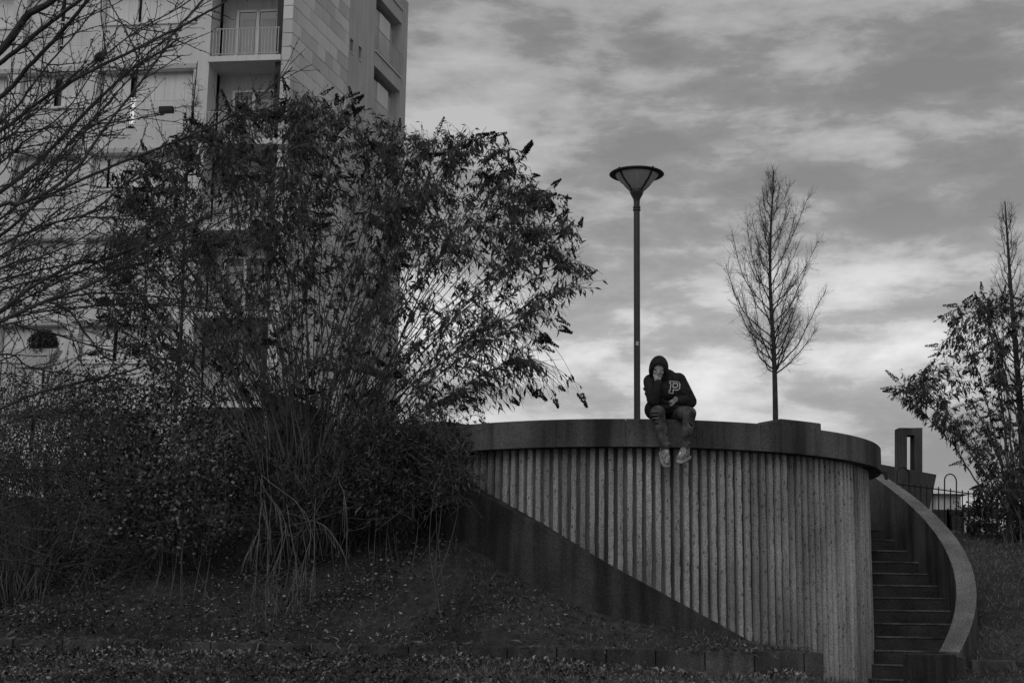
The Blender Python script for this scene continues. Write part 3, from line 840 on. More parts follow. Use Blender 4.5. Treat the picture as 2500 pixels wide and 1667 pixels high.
# ------------------------------------------------------------------ concrete frame on a tapered wall, right of the stair
PY = 25.5
tw = empty('tapered_planter_wall', at(2215, 1250, PY), 'dark tapered concrete parapet behind the stair railing', 'parapet')
a_, b_, c_, d_ = at(2120, 1127, PY), at(2287, 1158, PY), at(2262, 1275, PY), at(2120, 1275, PY)
m = MB(); dy = np.array([0, 0.5, 0])
m.hexa([d_, c_, c_ + dy, d_ + dy, a_, b_, b_ + dy, a_ + dy]).build('wall_slab', MT['frame_c'], tw, bevel=0.01)
fr = empty('concrete_frame', at(2223, 1145, PY + 0.1), 'upright concrete frame with a tall narrow opening on the tapered parapet', 'frame')
def pbox(x0, x1, y0, y1, Y, dep):
    p = [at(x0, y1, Y), at(x1, y1, Y)]; q = [at(x0, y0, Y), at(x1, y0, Y)]; dd = np.array([0, dep, 0])
    return MB().hexa([p[0], p[1], p[1] + dd, p[0] + dd, q[0], q[1], q[1] + dd, q[0] + dd])
pbox(2195, 2214.5, 1044, 1152, PY + 0.1, 0.3).build('upright', MT['frame_c'], fr)
pbox(2233, 2252, 1044, 1156, PY + 0.1, 0.3).build('upright', MT['frame_c'], fr)
pbox(2214.6, 2232.9, 1044.2, 1062, PY + 0.102, 0.296).build('lintel', MT['frame_c'], fr)
# ------------------------------------------------------------------ hooped iron railing
rl = empty('hooped_railing', at(2330, 1300, 24), 'black iron railing with round hoops on top of the right bank', 'railing')
def rpt(px, py):
    Y = 22.6 + (px - 2165) / 335.0 * 2.6
    return at(px, py, Y)
k = 0; px = 2190.0
while px < 2560:
    top = 1178 + (px - 2190) * 0.135; bot = top + 128
    if k % 8 in (0, 2):
        pass
    if k % 8 == 0:
        x0, x1 = px, px + 29
        pts = [rpt(x0, bot), rpt(x0, top - 22)]
        for i in range(1, 8):
            a = math.pi * i / 8
            pts.append(rpt((x0 + x1) / 2 - 14.5 * math.cos(a), top - 22 - 17 * math.sin(a) + (i / 8.0) * 4))
        pts += [rpt(x1, top - 18), rpt(x1, bot + 4)]
        MB().tube(pts, 0.011, 6).build('hoop', MT['iron'], rl)
    if k % 8 != 2 and k % 8 != 0:
        MB().tube([rpt(px, bot), rpt(px, top - 4)], 0.010, 6).build('bar', MT['iron'], rl)
    elif k % 8 == 2:
        MB().tube([rpt(px - 14.5, bot), rpt(px - 14.5, top + 14)], 0.010, 6).build('bar', MT['iron'], rl)
    px += 14.5; k += 1
for o_ in (0, 118):
    MB().tube([rpt(2185, 1180 + o_), rpt(2560, 1230 + o_)], 0.011, 6).build('rail', MT['iron'], rl)
# ------------------------------------------------------------------ far houses beyond the railing
def far_house(x0, x1, yt, yb, Y, label, hip=6):
    p0, p1 = at(x0, yt, Y), at(x1, yt, Y); zb = EYE - 1
    h = empty('distant_house', (p0[0], Y, zb), label, 'house', 'houses far beyond the railing')
    MB().box(p0[0], p1[0], Y, Y + 8, zb, p0[2]).build('wall', MT['far_wall'], h)
    zr = at(x0, yt - hip * 2, Y)[2]
    rm = MB(); e = 0.4
    rm.add([(p0[0] - e, Y - e, p0[2]), (p1[0] + e, Y - e, p0[2]), (p1[0] + e, Y + 8.4, p0[2]), (p0[0] - e, Y + 8.4, p0[2]), (p0[0] - e, Y + 4, zr), (p1[0] + e, Y + 4, zr)],
           [(0, 1, 5, 4), (2, 3, 4, 5), (1, 2, 5), (3, 0, 4), (3, 2, 1, 0)])
    rm.build('roof', MT['far_roof'], h)
    n = max(2, int((p1[0] - p0[0]) / 2.2))
    for i in range(n):
        xx = p0[0] + (p1[0] - p0[0]) * (i + 0.5) / n
        MB().box(xx - 0.45, xx + 0.45, Y - 0.02, Y + 0.1, p0[2] - 2.2, p0[2] - 0.8).build('window', MT['dark_in'], h)
far_house(2284, 2345, 1206, 1300, 75, 'distant pale house with a dark roof, seen left through the railing', 8)
far_house(2352, 2440, 1246, 1310, 95, 'distant low pale house with a dark roof, seen right through the railing', 10)

#PART3
# ------------------------------------------------------------------ shrubs
def bezier(a, b, c, n):
    t = np.linspace(0, 1, n)[:, None]
    return a * (1 - t) ** 2 + 2 * b * t * (1 - t) + c * t * t
def spike_mesh(name, seed, ln):
    """a dry flower head: short blunt bracts packed round an axis, tapering to the tip"""
    g = np.random.default_rng(seed); n = 150
    s = g.random(n) ** 0.9; az = g.random(n) * 6.283
    r = 0.014 * (1 - s) ** 0.6 * (0.6 + 0.6 * np.sin(np.pi * np.minimum(1, s * 1.3 + 0.15)))
    bend = np.stack([0.10 * s * s * ln, 0 * s, s * ln], 1)
    P = bend + np.stack([r * np.cos(az), r * np.sin(az), 0 * s], 1)
    D = np.stack([np.cos(az) * 0.8, np.sin(az) * 0.8, 0.7 + 0 * s], 1) + g.normal(size=(n, 3)) * 0.25
    L_ = (0.034 * (1 - 0.65 * s) + 0.008)
    D = unit(D); S = unit(np.cross(D, g.normal(size=(n, 3))))
    W_ = 0.016
    V = np.stack([P, P + D * L_[:, None] * 0.5 + S * W_ * 0.5, P + D * L_[:, None], P + D * L_[:, None] * 0.5 - S * W_ * 0.5], 1).reshape(-1, 3)
    me = mesh_np(name, V, np.arange(4 * n).reshape(-1, 4)); me.materials.append(MT['spike'])
    return me
SPIKES = [spike_mesh('flower_spike', s, l) for s, l in ((1, 0.20), (2, 0.26), (3, 0.16), (4, 0.30))]
def place_spike(root, p, d, sc, g):
    o = bpy.data.objects.new('flower_spike', SPIKES[int(g.integers(0, 4))]); COL.objects.link(o); o.parent = root
    o.location = Vector(p) - root.location
    q = Vector(unit(d)).to_track_quat('Z', 'Y'); o.rotation_mode = 'QUATERNION'; o.rotation_quaternion = q
    o.scale = (sc, sc, sc)
def big_bush(name, label, base, base_r, poly, Y0, Y1, nstem, seed, nlat=900, leaf_per=30, droop=0.9, nspike=120, stem_r=0.017, dens=None, spike_px=1.0):
    g = np.random.default_rng(seed); base = np.array(base, float)
    root = empty(name, tuple(base), label, 'bush')
    poly = np.array(poly, float); lo, hi = poly.min(0), poly.max(0); c = poly.mean(0); Ym, Yh = (Y0 + Y1) / 2, (Y1 - Y0) / 2
    def targets(n, shell):
        T = []
        while len(T) < n:
            q = g.uniform(lo, hi, size=(500, 2)); q = q[inside(poly, q)]
            if shell:
                q2 = c + (q - c) * 1.22; q = q[~inside(poly, q2) | (g.random(len(q)) < 0.25)]
            T += list(q)
        T = np.array(T[:n])
        # shallower near the rim of the crown so that it is rounded in depth
        k = np.ones(n)
        for sc in (1.12, 1.3, 1.6):
            k -= 0.22 * (~inside(poly, c + (T - c) * sc))
        return np.array([at(q[0], q[1], Ym + Yh * kk * g.uniform(-1, 1)) for q, kk in zip(T, k)])
    def ok(P, m=0.03):
        rr = np.hypot(P[:, 0] - CX, P[:, 1] - CY)
        return not np.any((rr < RC + m) & (P[:, 2] < Z_CT + 0.05))
    stems, lats, twigs = [], [], []; spk = []
    for tip in targets(nstem, True):
        a = g.random() * 6.283; b = base + [base_r * math.cos(a) * g.random(), base_r * math.sin(a) * g.random(), -0.05]
        v = tip - b; ln = np.linalg.norm(v)
        ctl = b + v * 0.5 + np.array([-v[0] * 0.2, -v[1] * 0.2, 0.12 * ln])
        P = bezier(b, ctl, tip, 26); P[2:] += np.cumsum(g.normal(size=(24, 3)) * 0.012, 0)
        if not ok(P): continue
        stems.append((P, np.linspace(stem_r * g.uniform(0.6, 1.3), 0.003, 26))); spk.append((P[-1], P[-1] - P[-3]))
    SP = np.concatenate([t[0][6:24] for t in stems]); ST = np.concatenate([np.gradient(t[0], axis=0)[6:24] for t in stems])
    SDb = np.linalg.norm(SP - base, axis=1)
    LPs, LDs, LLs = [], [], []
    for tip in targets(nlat, False):
        d = np.linalg.norm(SP - tip, axis=1) + np.where(SDb > np.linalg.norm(tip - base) - 0.12, 9, 0) + np.abs(g.normal(size=len(SP)) * 0.12)
        k = int(np.argmin(d)); b2 = SP[k]; l2 = np.linalg.norm(tip - b2)
        if l2 > 1.6: continue
        l2 = max(l2, 0.3); td = unit(ST[k])
        Q = bezier(b2, b2 + td * l2 * 0.45 + np.array([0, 0, 0.03]), tip, 10); Q[1:] += np.cumsum(g.normal(size=(9, 3)) * 0.006, 0)
        if not ok(Q): continue
        lats.append((Q, np.linspace(0.0055, 0.002, 10)))
        if g.random() < 0.6: spk.append((Q[-1], Q[-1] - Q[-3]))
        m_ = int(leaf_per * g.uniform(0.6, 1.35))
        uu = g.uniform(0.15, 1.0, m_) ** 0.7 * 9; kk = np.minimum(uu.astype(int), 8)
        pp = Q[kk] + (Q[kk + 1] - Q[kk]) * (uu - kk)[:, None]
        sd = unit(Q[-1] - Q[-4])
        LPs.append(pp); LDs.append(sd[None] * g.uniform(0.1, 0.9, (m_, 1)) + g.normal(size=(m_, 3)) * 0.42 + np.array([0, 0, -droop])); LLs.append(g.uniform(0.06, 0.145, m_))
        for _2 in range(3):
            k3 = int(g.integers(2, 8)); s3 = unit(unit(Q[k3 + 1] - Q[k3]) + g.normal(size=3) * 0.5); l3 = g.uniform(0.1, 0.3)
            e3 = Q[k3] + s3 * l3 + [0, 0, -0.03]
            twigs.append((np.array([Q[k3], Q[k3] + s3 * l3 * 0.5 + g.normal(size=3) * 0.01, e3]), np.array([0.0028, 0.0024, 0.0016])))
            m2 = max(2, leaf_per // 7)
            LPs.append(Q[k3] + s3 * l3 * g.uniform(0.3, 1, (m2, 1))); LDs.append(s3[None] * 0.5 + g.normal(size=(m2, 3)) * 0.42 + np.array([0, 0, -droop])); LLs.append(g.uniform(0.05, 0.11, m2))
    P_ = np.concatenate(LPs); D_ = np.concatenate(LDs); L2 = np.concatenate(LLs)
    px = project(P_)
    keep = np.ones(len(P_), bool)
    rr = np.hypot(P_[:, 0] - CX, P_[:, 1] - CY)
    keep &= ~((rr < RC + 0.05) & (P_[:, 2] < Z_CT + 0.12))
    keep &= P_[:, 2] > ground_z(P_[:, 0], P_[:, 1]) + 0.1
    if dens is not None:
        keep &= g.random(len(px)) < np.interp(px[:, 1], dens[0], dens[1])
    P_, D_, L2 = P_[keep], D_[keep], L2[keep]
    for t in stems[:40]:
        link('stem', tubes_mesh('stem', [t], 6), MT['stem'], root)
    if len(stems) > 40:
        tag(link('thin_stems', tubes_mesh('thin_stems', stems[40:], 5), MT['stem'], root), kind='stuff')
    tag(link('side_twigs', tubes_mesh('side_twigs', lats + twigs, 3), MT['stem'], root), kind='stuff')
    tag(link('foliage', leaves_mesh('foliage', P_, D_, L2, L2 * g.uniform(0.19, 0.32, len(L2)), 0.35), MT['leaf'], root), kind='stuff')
    order = list(range(len(spk))); g.shuffle(order)
    rim = [i for i in order if not inside(poly, (c + (project(np.array(spk[i][0])[None])[0] - c) * 1.16)[None])[0]]
    rest = [i for i in order if i not in set(rim)]
    n = 0
    for i in (rim[:int(nspike * 0.55)] + rest):
        p, d = spk[i]
        if math.hypot(p[0] - CX, p[1] - CY) < RC + 0.2 and p[2] < Z_CT + 0.1: continue
        place_spike(root, p, unit(d) + [0, 0, 0.15], g.uniform(0.7, 1.2), g); n += 1
        if n >= nspike: break
    return root
bush_poly = [(235, 860), (225, 740), (250, 600), (262, 470), (310, 400), (420, 318), (560, 262), (640, 258), (715, 212), (800, 222), (890, 248), (985, 305), (1080, 303), (1150, 325), (1222, 352), (1290, 366),
             (1310, 440), (1372, 480), (1425, 545), (1400, 630), (1500, 684), (1392, 738), (1380, 790), (1362, 850), (1320, 890), (1430, 955), (1290, 1000), (1180, 1025), (1010, 1040), (900, 1000), (700, 1010), (520, 960), (380, 905)]
bb = at(745, 1300, 16.9); bb[2] = float(ground_z(bb[0], bb[1]))
big_bush('butterfly_bush', 'huge arching bush with drooping narrow leaves and dark dry flower spikes beside the round wall', bb, 0.6, bush_poly, 15.3, 18.6, 170, 21, nlat=3300, leaf_per=11, nspike=290, stem_r=0.012, dens=([300, 480, 700, 950], [1.0, 0.72, 0.36, 0.25]))
rb_poly = [(2640, 760), (2560, 690), (2480, 712), (2420, 706), (2362, 722), (2318, 748), (2280, 785), (2298, 840), (2262, 890), (2235, 915), (2168, 958), (2215, 1000), (2275, 1040), (2330, 1085), (2352, 1150), (2390, 1230), (2420, 1310), (2560, 1330), (2700, 1200), (2720, 950)]
rb = at(2500, 1330, 22.6); rb[2] = float(ground_z(rb[0], rb[1]))
big_bush('leafy_bush', 'leafy bush with pointed dark flower spikes at the right edge behind the railing', rb, 0.35, rb_poly, 21.4, 24.0, 60, 33, nlat=760, leaf_per=13, nspike=120)

def leaf_shrub(name, label, blobs, n, mt, seed, lsz=(0.035, 0.06), asp=0.6, group=None, stems=14, cat='shrub', up=0.3, hollow=0.55, twig_mt='stem', sprays=0):
    """blobs: (centre, radii); leaves cluster on sprays inside each"""
    g = np.random.default_rng(seed)
    b0 = np.array(blobs[0][0], float); zb = float(ground_z(b0[0], b0[1]))
    root = empty(name, (b0[0], b0[1], zb), label, cat, group)
    tb = []; Ps, Ds = [], []
    vol = np.array([np.prod(r) ** (2 / 3.0) for _, r in blobs]); vol = vol / vol.sum()
    for (c, r), w in zip(blobs, vol):
        c = np.array(c, float); r = np.array(r, float)
        ns = max(6, int(n * w / 28))
        dirs = unit(g.normal(size=(ns, 3))); rad = g.uniform(hollow, 1.0, (ns, 1)) * (1 + 0.16 * g.normal(size=(ns, 1)))
        C = c + dirs * rad * r
        C = C[C[:, 2] > ground_z(C[:, 0], C[:, 1]) + 0.03]
        rr = np.hypot(C[:, 0] - CX, C[:, 1] - CY); C = C[rr > RC + 0.12]
        for q in C:
            m_ = int(g.integers(16, 40))
            Ps.append(q + g.normal(size=(m_, 3)) * np.array([0.085, 0.085, 0.075]))
            Ds.append(unit(q - c)[None] * 0.6 + g.normal(size=(m_, 3)) * 0.7 + [0, 0, up])
        for q in C[::max(1, len(C) // stems)]:
            gb = np.array([c[0] + g.normal() * 0.12, c[1] + g.normal() * 0.12, 0]); gb[2] = float(ground_z(gb[0], gb[1])) - 0.03
            tb.append((bezier(gb, (gb + q) / 2 + [g.normal() * 0.15, 0, 0.25], q, 9) + np.cumsum(g.normal(size=(9, 3)) * 0.012, 0), np.linspace(0.006, 0.0025, 9)))
    for _ in range(sprays):                      # long loose twigs standing out of the foliage
        c, r = blobs[int(g.integers(0, len(blobs)))]; c = np.array(c, float); r = np.array(r, float)
        dv = unit(g.normal(size=3) + [0, -0.3, 0.5]); e = c + dv * r * g.uniform(0.9, 1.45)
        gb = c + np.array([g.normal() * r[0] * 0.35, g.normal() * 0.15, -r[2] * g.uniform(0.2, 1.0)])
        T_ = bezier(gb, (gb + e) / 2 + g.normal(size=3) * 0.12, e, 10)
        if np.min(np.hypot(T_[:, 0] - CX, T_[:, 1] - CY)) < RC + 0.05: continue
        if np.any(T_[:, 2] < ground_z(T_[:, 0], T_[:, 1])): continue
        tb.append((T_, np.linspace(0.0045, 0.0018, 10)))
        for _2 in range(4):
            k = int(g.integers(3, 9)); s3 = unit(unit(T_[k] - T_[k - 1]) + g.normal(size=3) * 0.5) * g.uniform(0.08, 0.3)
            tb.append((np.array([T_[k], T_[k] + s3 * 0.5 + g.normal(size=3) * 0.01, T_[k] + s3]), np.array([0.0025, 0.002, 0.0015])))
    P_ = np.concatenate(Ps); D_ = np.concatenate(Ds)
    rr = np.hypot(P_[:, 0] - CX, P_[:, 1] - CY); k = (rr > RC + 0.03) & (P_[:, 2] > ground_z(P_[:, 0], P_[:, 1]))
    P_, D_ = P_[k], D_[k]
    link('stems', tubes_mesh('stems', tb, 5), MT[twig_mt], root)
    L2 = g.uniform(lsz[0], lsz[1], len(P_))
    tag(link('foliage', leaves_mesh('foliage', P_, D_, L2, L2 * asp, 0.2), mt, root), kind='stuff')
    return root
def pt(px, py, Y): return at(px, py, Y)
leaf_shrub('evergreen_shrub', 'round-leaved evergreen shrub with pale glinting leaves left of the big bush',
           [(pt(360, 1140, 16.2), (0.95, 0.7, 0.8)), (pt(490, 1190, 15.8), (0.5, 0.5, 0.55)), (pt(270, 1020, 16.6), (0.75, 0.6, 0.6)), (pt(430, 1000, 16.8), (0.6, 0.5, 0.5)), (pt(250, 1220, 15.9), (0.6, 0.5, 0.6)), (pt(400, 1270, 15.9), (0.7, 0.4, 0.4))], 17000, MT['leaf_gloss'], 41, (0.025, 0.07), hollow=0.4, stems=4, sprays=150)
leaf_shrub('twiggy_shrub', 'thin twiggy shrub with sparse leaves at the left edge of the bank',
           [(pt(90, 1080, 15.8), (0.8, 0.6, 0.8)), (pt(20, 1200, 15.6), (0.7, 0.5, 0.7)), (pt(130, 980, 16.4), (0.6, 0.5, 0.45)), (pt(10, 990, 16.2), (0.6, 0.5, 0.5)), (pt(60, 1290, 15.7), (0.8, 0.4, 0.35))], 6000, MT['leaf'], 42, (0.025, 0.06), 0.45, stems=26, hollow=0.3, sprays=190)
leaf_shrub('willowy_shrub', 'low shrub of narrow drooping leaves hiding the left end of the round wall',
           [(pt(1010, 1120, 16.0), (0.62, 0.45, 0.55)), (pt(1100, 1160, 15.35), (0.30, 0.25, 0.36)), (pt(930, 1080, 16.2), (0.6, 0.5, 0.55)), (pt(1085, 1060, 15.65), (0.36, 0.22, 0.26)), (pt(960, 1210, 15.9), (0.6, 0.35, 0.42))], 11500, MT['leaf'], 43, (0.045, 0.10), 0.22, up=-0.5, hollow=0.3, stems=2, sprays=120)
leaf_shrub('dense_dark_shrub', 'dense dark shrub filling the foot of the big bush',
           [(pt(720, 1240, 16.0), (0.75, 0.3, 0.45)), (pt(640, 1150, 16.2), (0.5, 0.3, 0.4)), (pt(830, 1180, 16.1), (0.5, 0.3, 0.4)), (pt(640, 1160, 17.3), (0.85, 0.5, 0.8)), (pt(820, 1120, 17.4), (0.9, 0.5, 0.7)), (pt(560, 1090, 17.7), (0.8, 0.5, 0.55)), (pt(880, 1230, 16.8), (0.6, 0.4, 0.45))], 16000, MT['leaf_dark'], 44, (0.03, 0.08), 0.4, hollow=0.2, stems=2, sprays=160)
for i, (x0, w_, zt2, lab) in enumerate(((-8.9, 1.8, 2.45, 'dark clipped hedge bush behind the twiggy shrub at the left edge'), (-5.8, 1.8, 2.6, 'dark hedge bush behind the round-leaved evergreen shrub'), (-2.9, 1.6, 2.55, 'dark hedge bush behind the stems of the big bush'))):
    leaf_shrub('hedge_bush', lab, [((x0, 20.4, EYE + 1.75), (w_, 0.9, zt2 - 1.45)), ((x0 + 0.8, 20.1, EYE + 1.5), (w_, 0.8, zt2 - 1.3))], 15000, MT['leaf_dark'], 50 + i, (0.05, 0.09), 0.5, 'dark hedge bushes along the top of the bank', hollow=0.15, cat='hedge', stems=3)
leaf_shrub('bank_shrub', 'low dark shrub growing under the iron railing on the right bank',
           [(pt(2440, 1270, 23.6), (0.7, 0.4, 0.5)), (pt(2540, 1250, 23.6), (0.7, 0.4, 0.55))], 5000, MT['leaf_dark'], 61, (0.05, 0.09), 0.4, stems=3)
# small bare sapling in front of the block
sp = at(445, 700, 20.5)
bare_tree('bare_sapling', (sp[0], sp[1], float(ground_z(sp[0], sp[1]))), 2.6, at(440, 150, 20.5)[2] - float(ground_z(sp[0], sp[1])), 0.55, 14, 'slim bare sapling rising behind the big bush in front of the block', nprim=26, trunk_r=0.03, dens=0.7)

# ------------------------------------------------------------------ dry pale twigs hanging from the bush
dt = empty('dry_branch', at(680, 1330, 15.5), 'dry pale leafless branch hanging down the bank below the big bush', 'branch')
g = np.random.default_rng(77)
tops = [((632, 1105), (650, 1300), (640, 1540)), ((650, 1095), (660, 1250), (648, 1530)), ((640, 1180), (690, 1290), (668, 1560)), ((632, 1165), (700, 1290), (655, 1420)), ((640, 1160), (760, 1290), (700, 1480)),
        ((770, 1130), (765, 1300), (758, 1465)), ((820, 1150), (850, 1230), (848, 1400)), ((700, 1230), (720, 1380), (725, 1500)), ((640, 1160), (632, 1300), (620, 1530)), ((640, 1280), (610, 1330), (592, 1370)), ((700, 1250), (790, 1280), (845, 1350)), ((735, 1260), (745, 1380), (695, 1485)), ((660, 1500), (690, 1540), (700, 1560)), ((640, 1490), (655, 1530), (668, 1565))]
tb = []
for q in tops:
    Y = g.uniform(15.0, 15.7)
    P = spline([at(q[0][0], q[0][1], Y + 0.6), at(q[1][0], q[1][1], Y + 0.1), at(q[2][0], q[2][1], Y - 0.25)], 16)
    P[:, 2] = np.maximum(P[:, 2], ground_z(P[:, 0], P[:, 1]) + 0.02)
    P[1:] += np.cumsum(g.normal(size=(15, 3)) * 0.006, 0)
    o = link('twig', tubes_mesh('twig', [(P, np.linspace(0.0042, 0.0018, 16))], 5), MT['dry_twig'], dt)
    for _ in range(9):
        k = int(g.integers(4, 14)); d = unit(unit(P[k + 1] - P[k]) + g.normal(size=3) * 0.2 + [0, 0, -0.3]); l = g.uniform(0.12, 0.4)
        e = P[k] + d * l + [0, 0, -0.05]
        tb.append((bezier(P[k], P[k] + d * l * 0.5 + [0, 0, 0.02], e, 6), np.linspace(0.003, 0.0015, 6)))
tag(link('fine_twigs', tubes_mesh('fine_twigs', tb, 3), MT['dry_twig'], dt), kind='stuff')

# ------------------------------------------------------------------ bare tree reaching in from the left
TX, TYY = -4.75, 9.6
gzt = float(ground_z(TX, TYY))
lt = empty('spreading_tree', (TX, TYY, gzt), 'bare spreading tree reaching its long budded branches in from the left edge', 'tree')
tpts = spline([(TX, TYY, gzt - 0.1), (TX + 0.05, TYY, gzt + 1.2), (TX - 0.05, TYY + 0.05, gzt + 2.6), (TX + 0.1, TYY, gzt + 4.2), (TX + 0.3, TYY, gzt + 6.0)], 24)
link('trunk', tubes_mesh('trunk', [(tpts, np.linspace(0.16, 0.06, 24))], 12), MT['bark'], lt)
limbs = [ # px polyline, width px at start, end, depth start, end
    ([(0, 124), (73, 33), (124, 0), (200, -70)], 20, 12, 9.4, 9.2), ([(0, 150), (104, 62), (184, 0), (260, -60)], 11, 8, 9.6, 9.4),
    ([(0, 232), (64, 159), (133, 86), (203, 0), (240, -50)], 11, 7, 9.7, 9.5), ([(-20, 330), (31, 300), (124, 230), (243, 159), (332, 119), (420, 73), (520, 20), (575, -20)], 9.5, 4.5, 9.6, 10.4),
    ([(0, 468), (66, 417), (115, 371), (183, 300), (243, 237), (279, 203), (340, 153), (398, 119), (424, 73), (470, 20), (500, -15)], 10, 4, 9.8, 10.6),
    ([(0, 499), (44, 492), (124, 457), (188, 406), (221, 364), (265, 300), (332, 217), (398, 124), (440, 85)], 9, 4, 9.2, 9.3),
    ([(0, 574), (110, 488), (287, 406), (420, 351), (520, 304), (582, 273), (640, 232), (710, 166)], 8, 2.5, 9.9, 11.0), ([(0, 346), (88, 324), (221, 309), (320, 298), (420, 280)], 5, 2, 9.7, 10.2),
    ([(0, 600), (110, 552), (220, 520), (330, 430), (470, 380)], 7, 2.5, 9.8, 10.6), ([(0, 620), (150, 535), (300, 530), (460, 530)], 5, 2, 9.9, 10.4),
    ([(0, 761), (77, 703), (191, 642), (255, 636), (395, 575), (470, 545), (580, 500)], 9, 3, 9.6, 10.8), ([(0, 785), (115, 733), (230, 687), (332, 619), (398, 585), (485, 560), (600, 500)], 10, 3, 9.5, 10.5),
    ([(0, 782), (51, 769), (153, 754), (306, 738), (420, 740), (520, 749), (690, 756)], 5.5, 2, 9.6, 10.6), ([(60, 752), (115, 736), (230, 716), (332, 718), (430, 730), (560, 755)], 5, 2, 9.6, 10.4),
    ([(115, 736), (166, 759), (217, 828), (255, 871), (332, 915)], 5, 2, 9.6, 10.2), ([(0, 797), (64, 800), (230, 843), (332, 866), (416, 874), (500, 880)], 5, 2, 9.4, 10.2),
    ([(0, 1000), (102, 960), (204, 937), (306, 914), (395, 881), (434, 871), (480, 850), (560, 838)], 6.5, 2.5, 9.4, 10.4), ([(0, 864), (77, 894), (230, 917), (340, 926)], 4.5, 2, 9.3, 9.9),
    ([(0, 1156), (118, 1144), (275, 1168), (409, 1172)], 4.5, 1.8, 9.3, 10.0), ([(0, 1243), (157, 1200), (315, 1184), (380, 1185)], 4.5, 1.8, 9.4, 10.1), ([(0, 1207), (157, 1239), (283, 1264)], 4, 1.6, 9.3, 9.9),
    ([(0, 1365), (98, 1384), (236, 1428), (270, 1440)], 4.5, 1.6, 9.2, 9.8), ([(0, 1120), (100, 1080), (240, 1050), (330, 1010)], 4, 1.6, 9.5, 10.1), ([(0, 1310), (60, 1260), (160, 1200), (240, 1130)], 3.5, 1.5, 9.4, 9.8),
    ([(0, 690), (120, 655), (230, 640), (360, 600), (430, 600)], 5, 2, 9.8, 10.5), ([(0, 655), (90, 630), (190, 590), (260, 540), (330, 470)], 5.5, 2, 9.7, 10.3), ([(0, 712), (140, 676), (260, 655), (420, 640), (520, 645)], 4.5, 1.8, 9.7, 10.5),
    ([(0, 400), (60, 350), (150, 285), (215, 200), (260, 120)], 5, 2, 9.9, 10.3), ([(0, 300), (70, 230), (110, 180), (190, 90), (240, 30)], 6, 3, 10.0, 10.2), ([(0, 540), (90, 455), (180, 350), (250, 300), (330, 255)], 6, 2.5, 10.0, 10.4),
    ([(246, -20), (252, 64), (265, 150), (279, 203)], 2.6, 2.2, 10.1, 10.2), ([(255, -30), (265, 0), (303, 60), (332, 119), (340, 153)], 3, 2.4, 10.2, 10.3), ([(0, 430), (40, 330), (90, 240), (105, 120), (100, 40)], 3.5, 2, 9.6, 9.8), ([(15, 640), (60, 540), (90, 480), (150, 420), (230, 370)], 4.5, 2, 9.4, 9.6),
]
_g = np.random.default_rng(123)
for q, w0, w1, Ya, Yb in list(limbs[3:18]) + limbs[24:30]:
    dy = _g.uniform(-75, 75); sl = _g.uniform(-0.16, 0.16)
    limbs.append(([(x * _g.uniform(0.92, 1.0), y + dy + sl * x + _g.normal() * 9) for x, y in q[:-1]], w0 * 0.45, w1 * 0.6, Ya + 0.3, Yb + 0.4))
def pxm(w, Y): return 0.5 * w * Y / FPX
tw_, buds = [], []
g = np.random.default_rng(5)
for q, w0, w1, Ya, Yb in limbs:
    pts = [at(x, y, Ya + (Yb - Ya) * i / (len(q) - 1)) for i, (x, y) in enumerate(q)]
    rad0, rad1 = pxm(w0, Ya), pxm(w1, Yb)
    if q[0][0] <= 0:
        d0 = unit(pts[0] - pts[1]); h = pts[0][2] + d0[2] * 0.4 - 0.35
        h = min(max(h, gzt + 1.3), gzt + 5.8)
        anchor = np.array([np.interp(h, tpts[:, 2], tpts[:, k]) for k in range(3)])
        pts = [anchor, (anchor + pts[0]) / 2 + [0, 0, -0.08]] + pts
    n = 10 * len(pts); P = spline(pts, n); P[3:] += np.cumsum(g.normal(size=(n - 3, 3)) * 0.0016, 0)
    rr = np.linspace(rad0 * 1.3, rad1 * 1.15, n)
    link('limb', tubes_mesh('limb', [(P, rr)], 7), MT['twig'], lt)
    ln = np.linalg.norm(np.diff(P, axis=0), axis=1).sum()
    for _ in range(int(ln * 11)):
        k = int(g.integers(int(n * 0.25), n - 2)); td = unit(P[k + 1] - P[k])
        sd = unit(td * g.uniform(0.3, 1.0) + g.normal(size=3) * np.array([0.5, 0.35, 0.6]) + [0, 0, 0.12])
        l = g.uniform(0.08, 0.55) * (0.6 if g.random() < 0.6 else 1.0)
        e = P[k] + sd * l + g.normal(size=3) * 0.02
        Q = bezier(P[k], P[k] + sd * l * 0.5 + [0, 0, g.normal() * 0.03], e, 8); Q[1:] += g.normal(size=(7, 3)) * 0.003
        tw_.append((Q, np.linspace(min(0.0052, rr[k] * 0.75), 0.0024, 8)))
        for b in range(2, 8):
            if g.random() < 0.75: buds.append((Q[b], unit(td + g.normal(size=3) * 0.8)))
        if l > 0.25:
            for _2 in range(2):
                kk = int(g.integers(3, 7)); s2 = unit(unit(Q[kk] - Q[kk - 1]) + g.normal(size=3) * 0.6); l2 = g.uniform(0.05, 0.18)
                tw_.append((np.array([Q[kk], Q[kk] + s2 * l2 * 0.5, Q[kk] + s2 * l2 + [0, 0, 0.01]]), np.array([0.0024, 0.0022, 0.0016])))
                buds.append((Q[kk] + s2 * l2, s2))
tag(link('twigs', tubes_mesh('twigs', tw_, 4), MT['twig'], lt), kind='stuff')
bp = np.array([b[0] for b in buds]); bd = np.array([b[1] for b in buds])
V = []; F = []
S1 = unit(np.cross(bd, rng.normal(size=bd.shape))); S2 = np.cross(bd, S1)
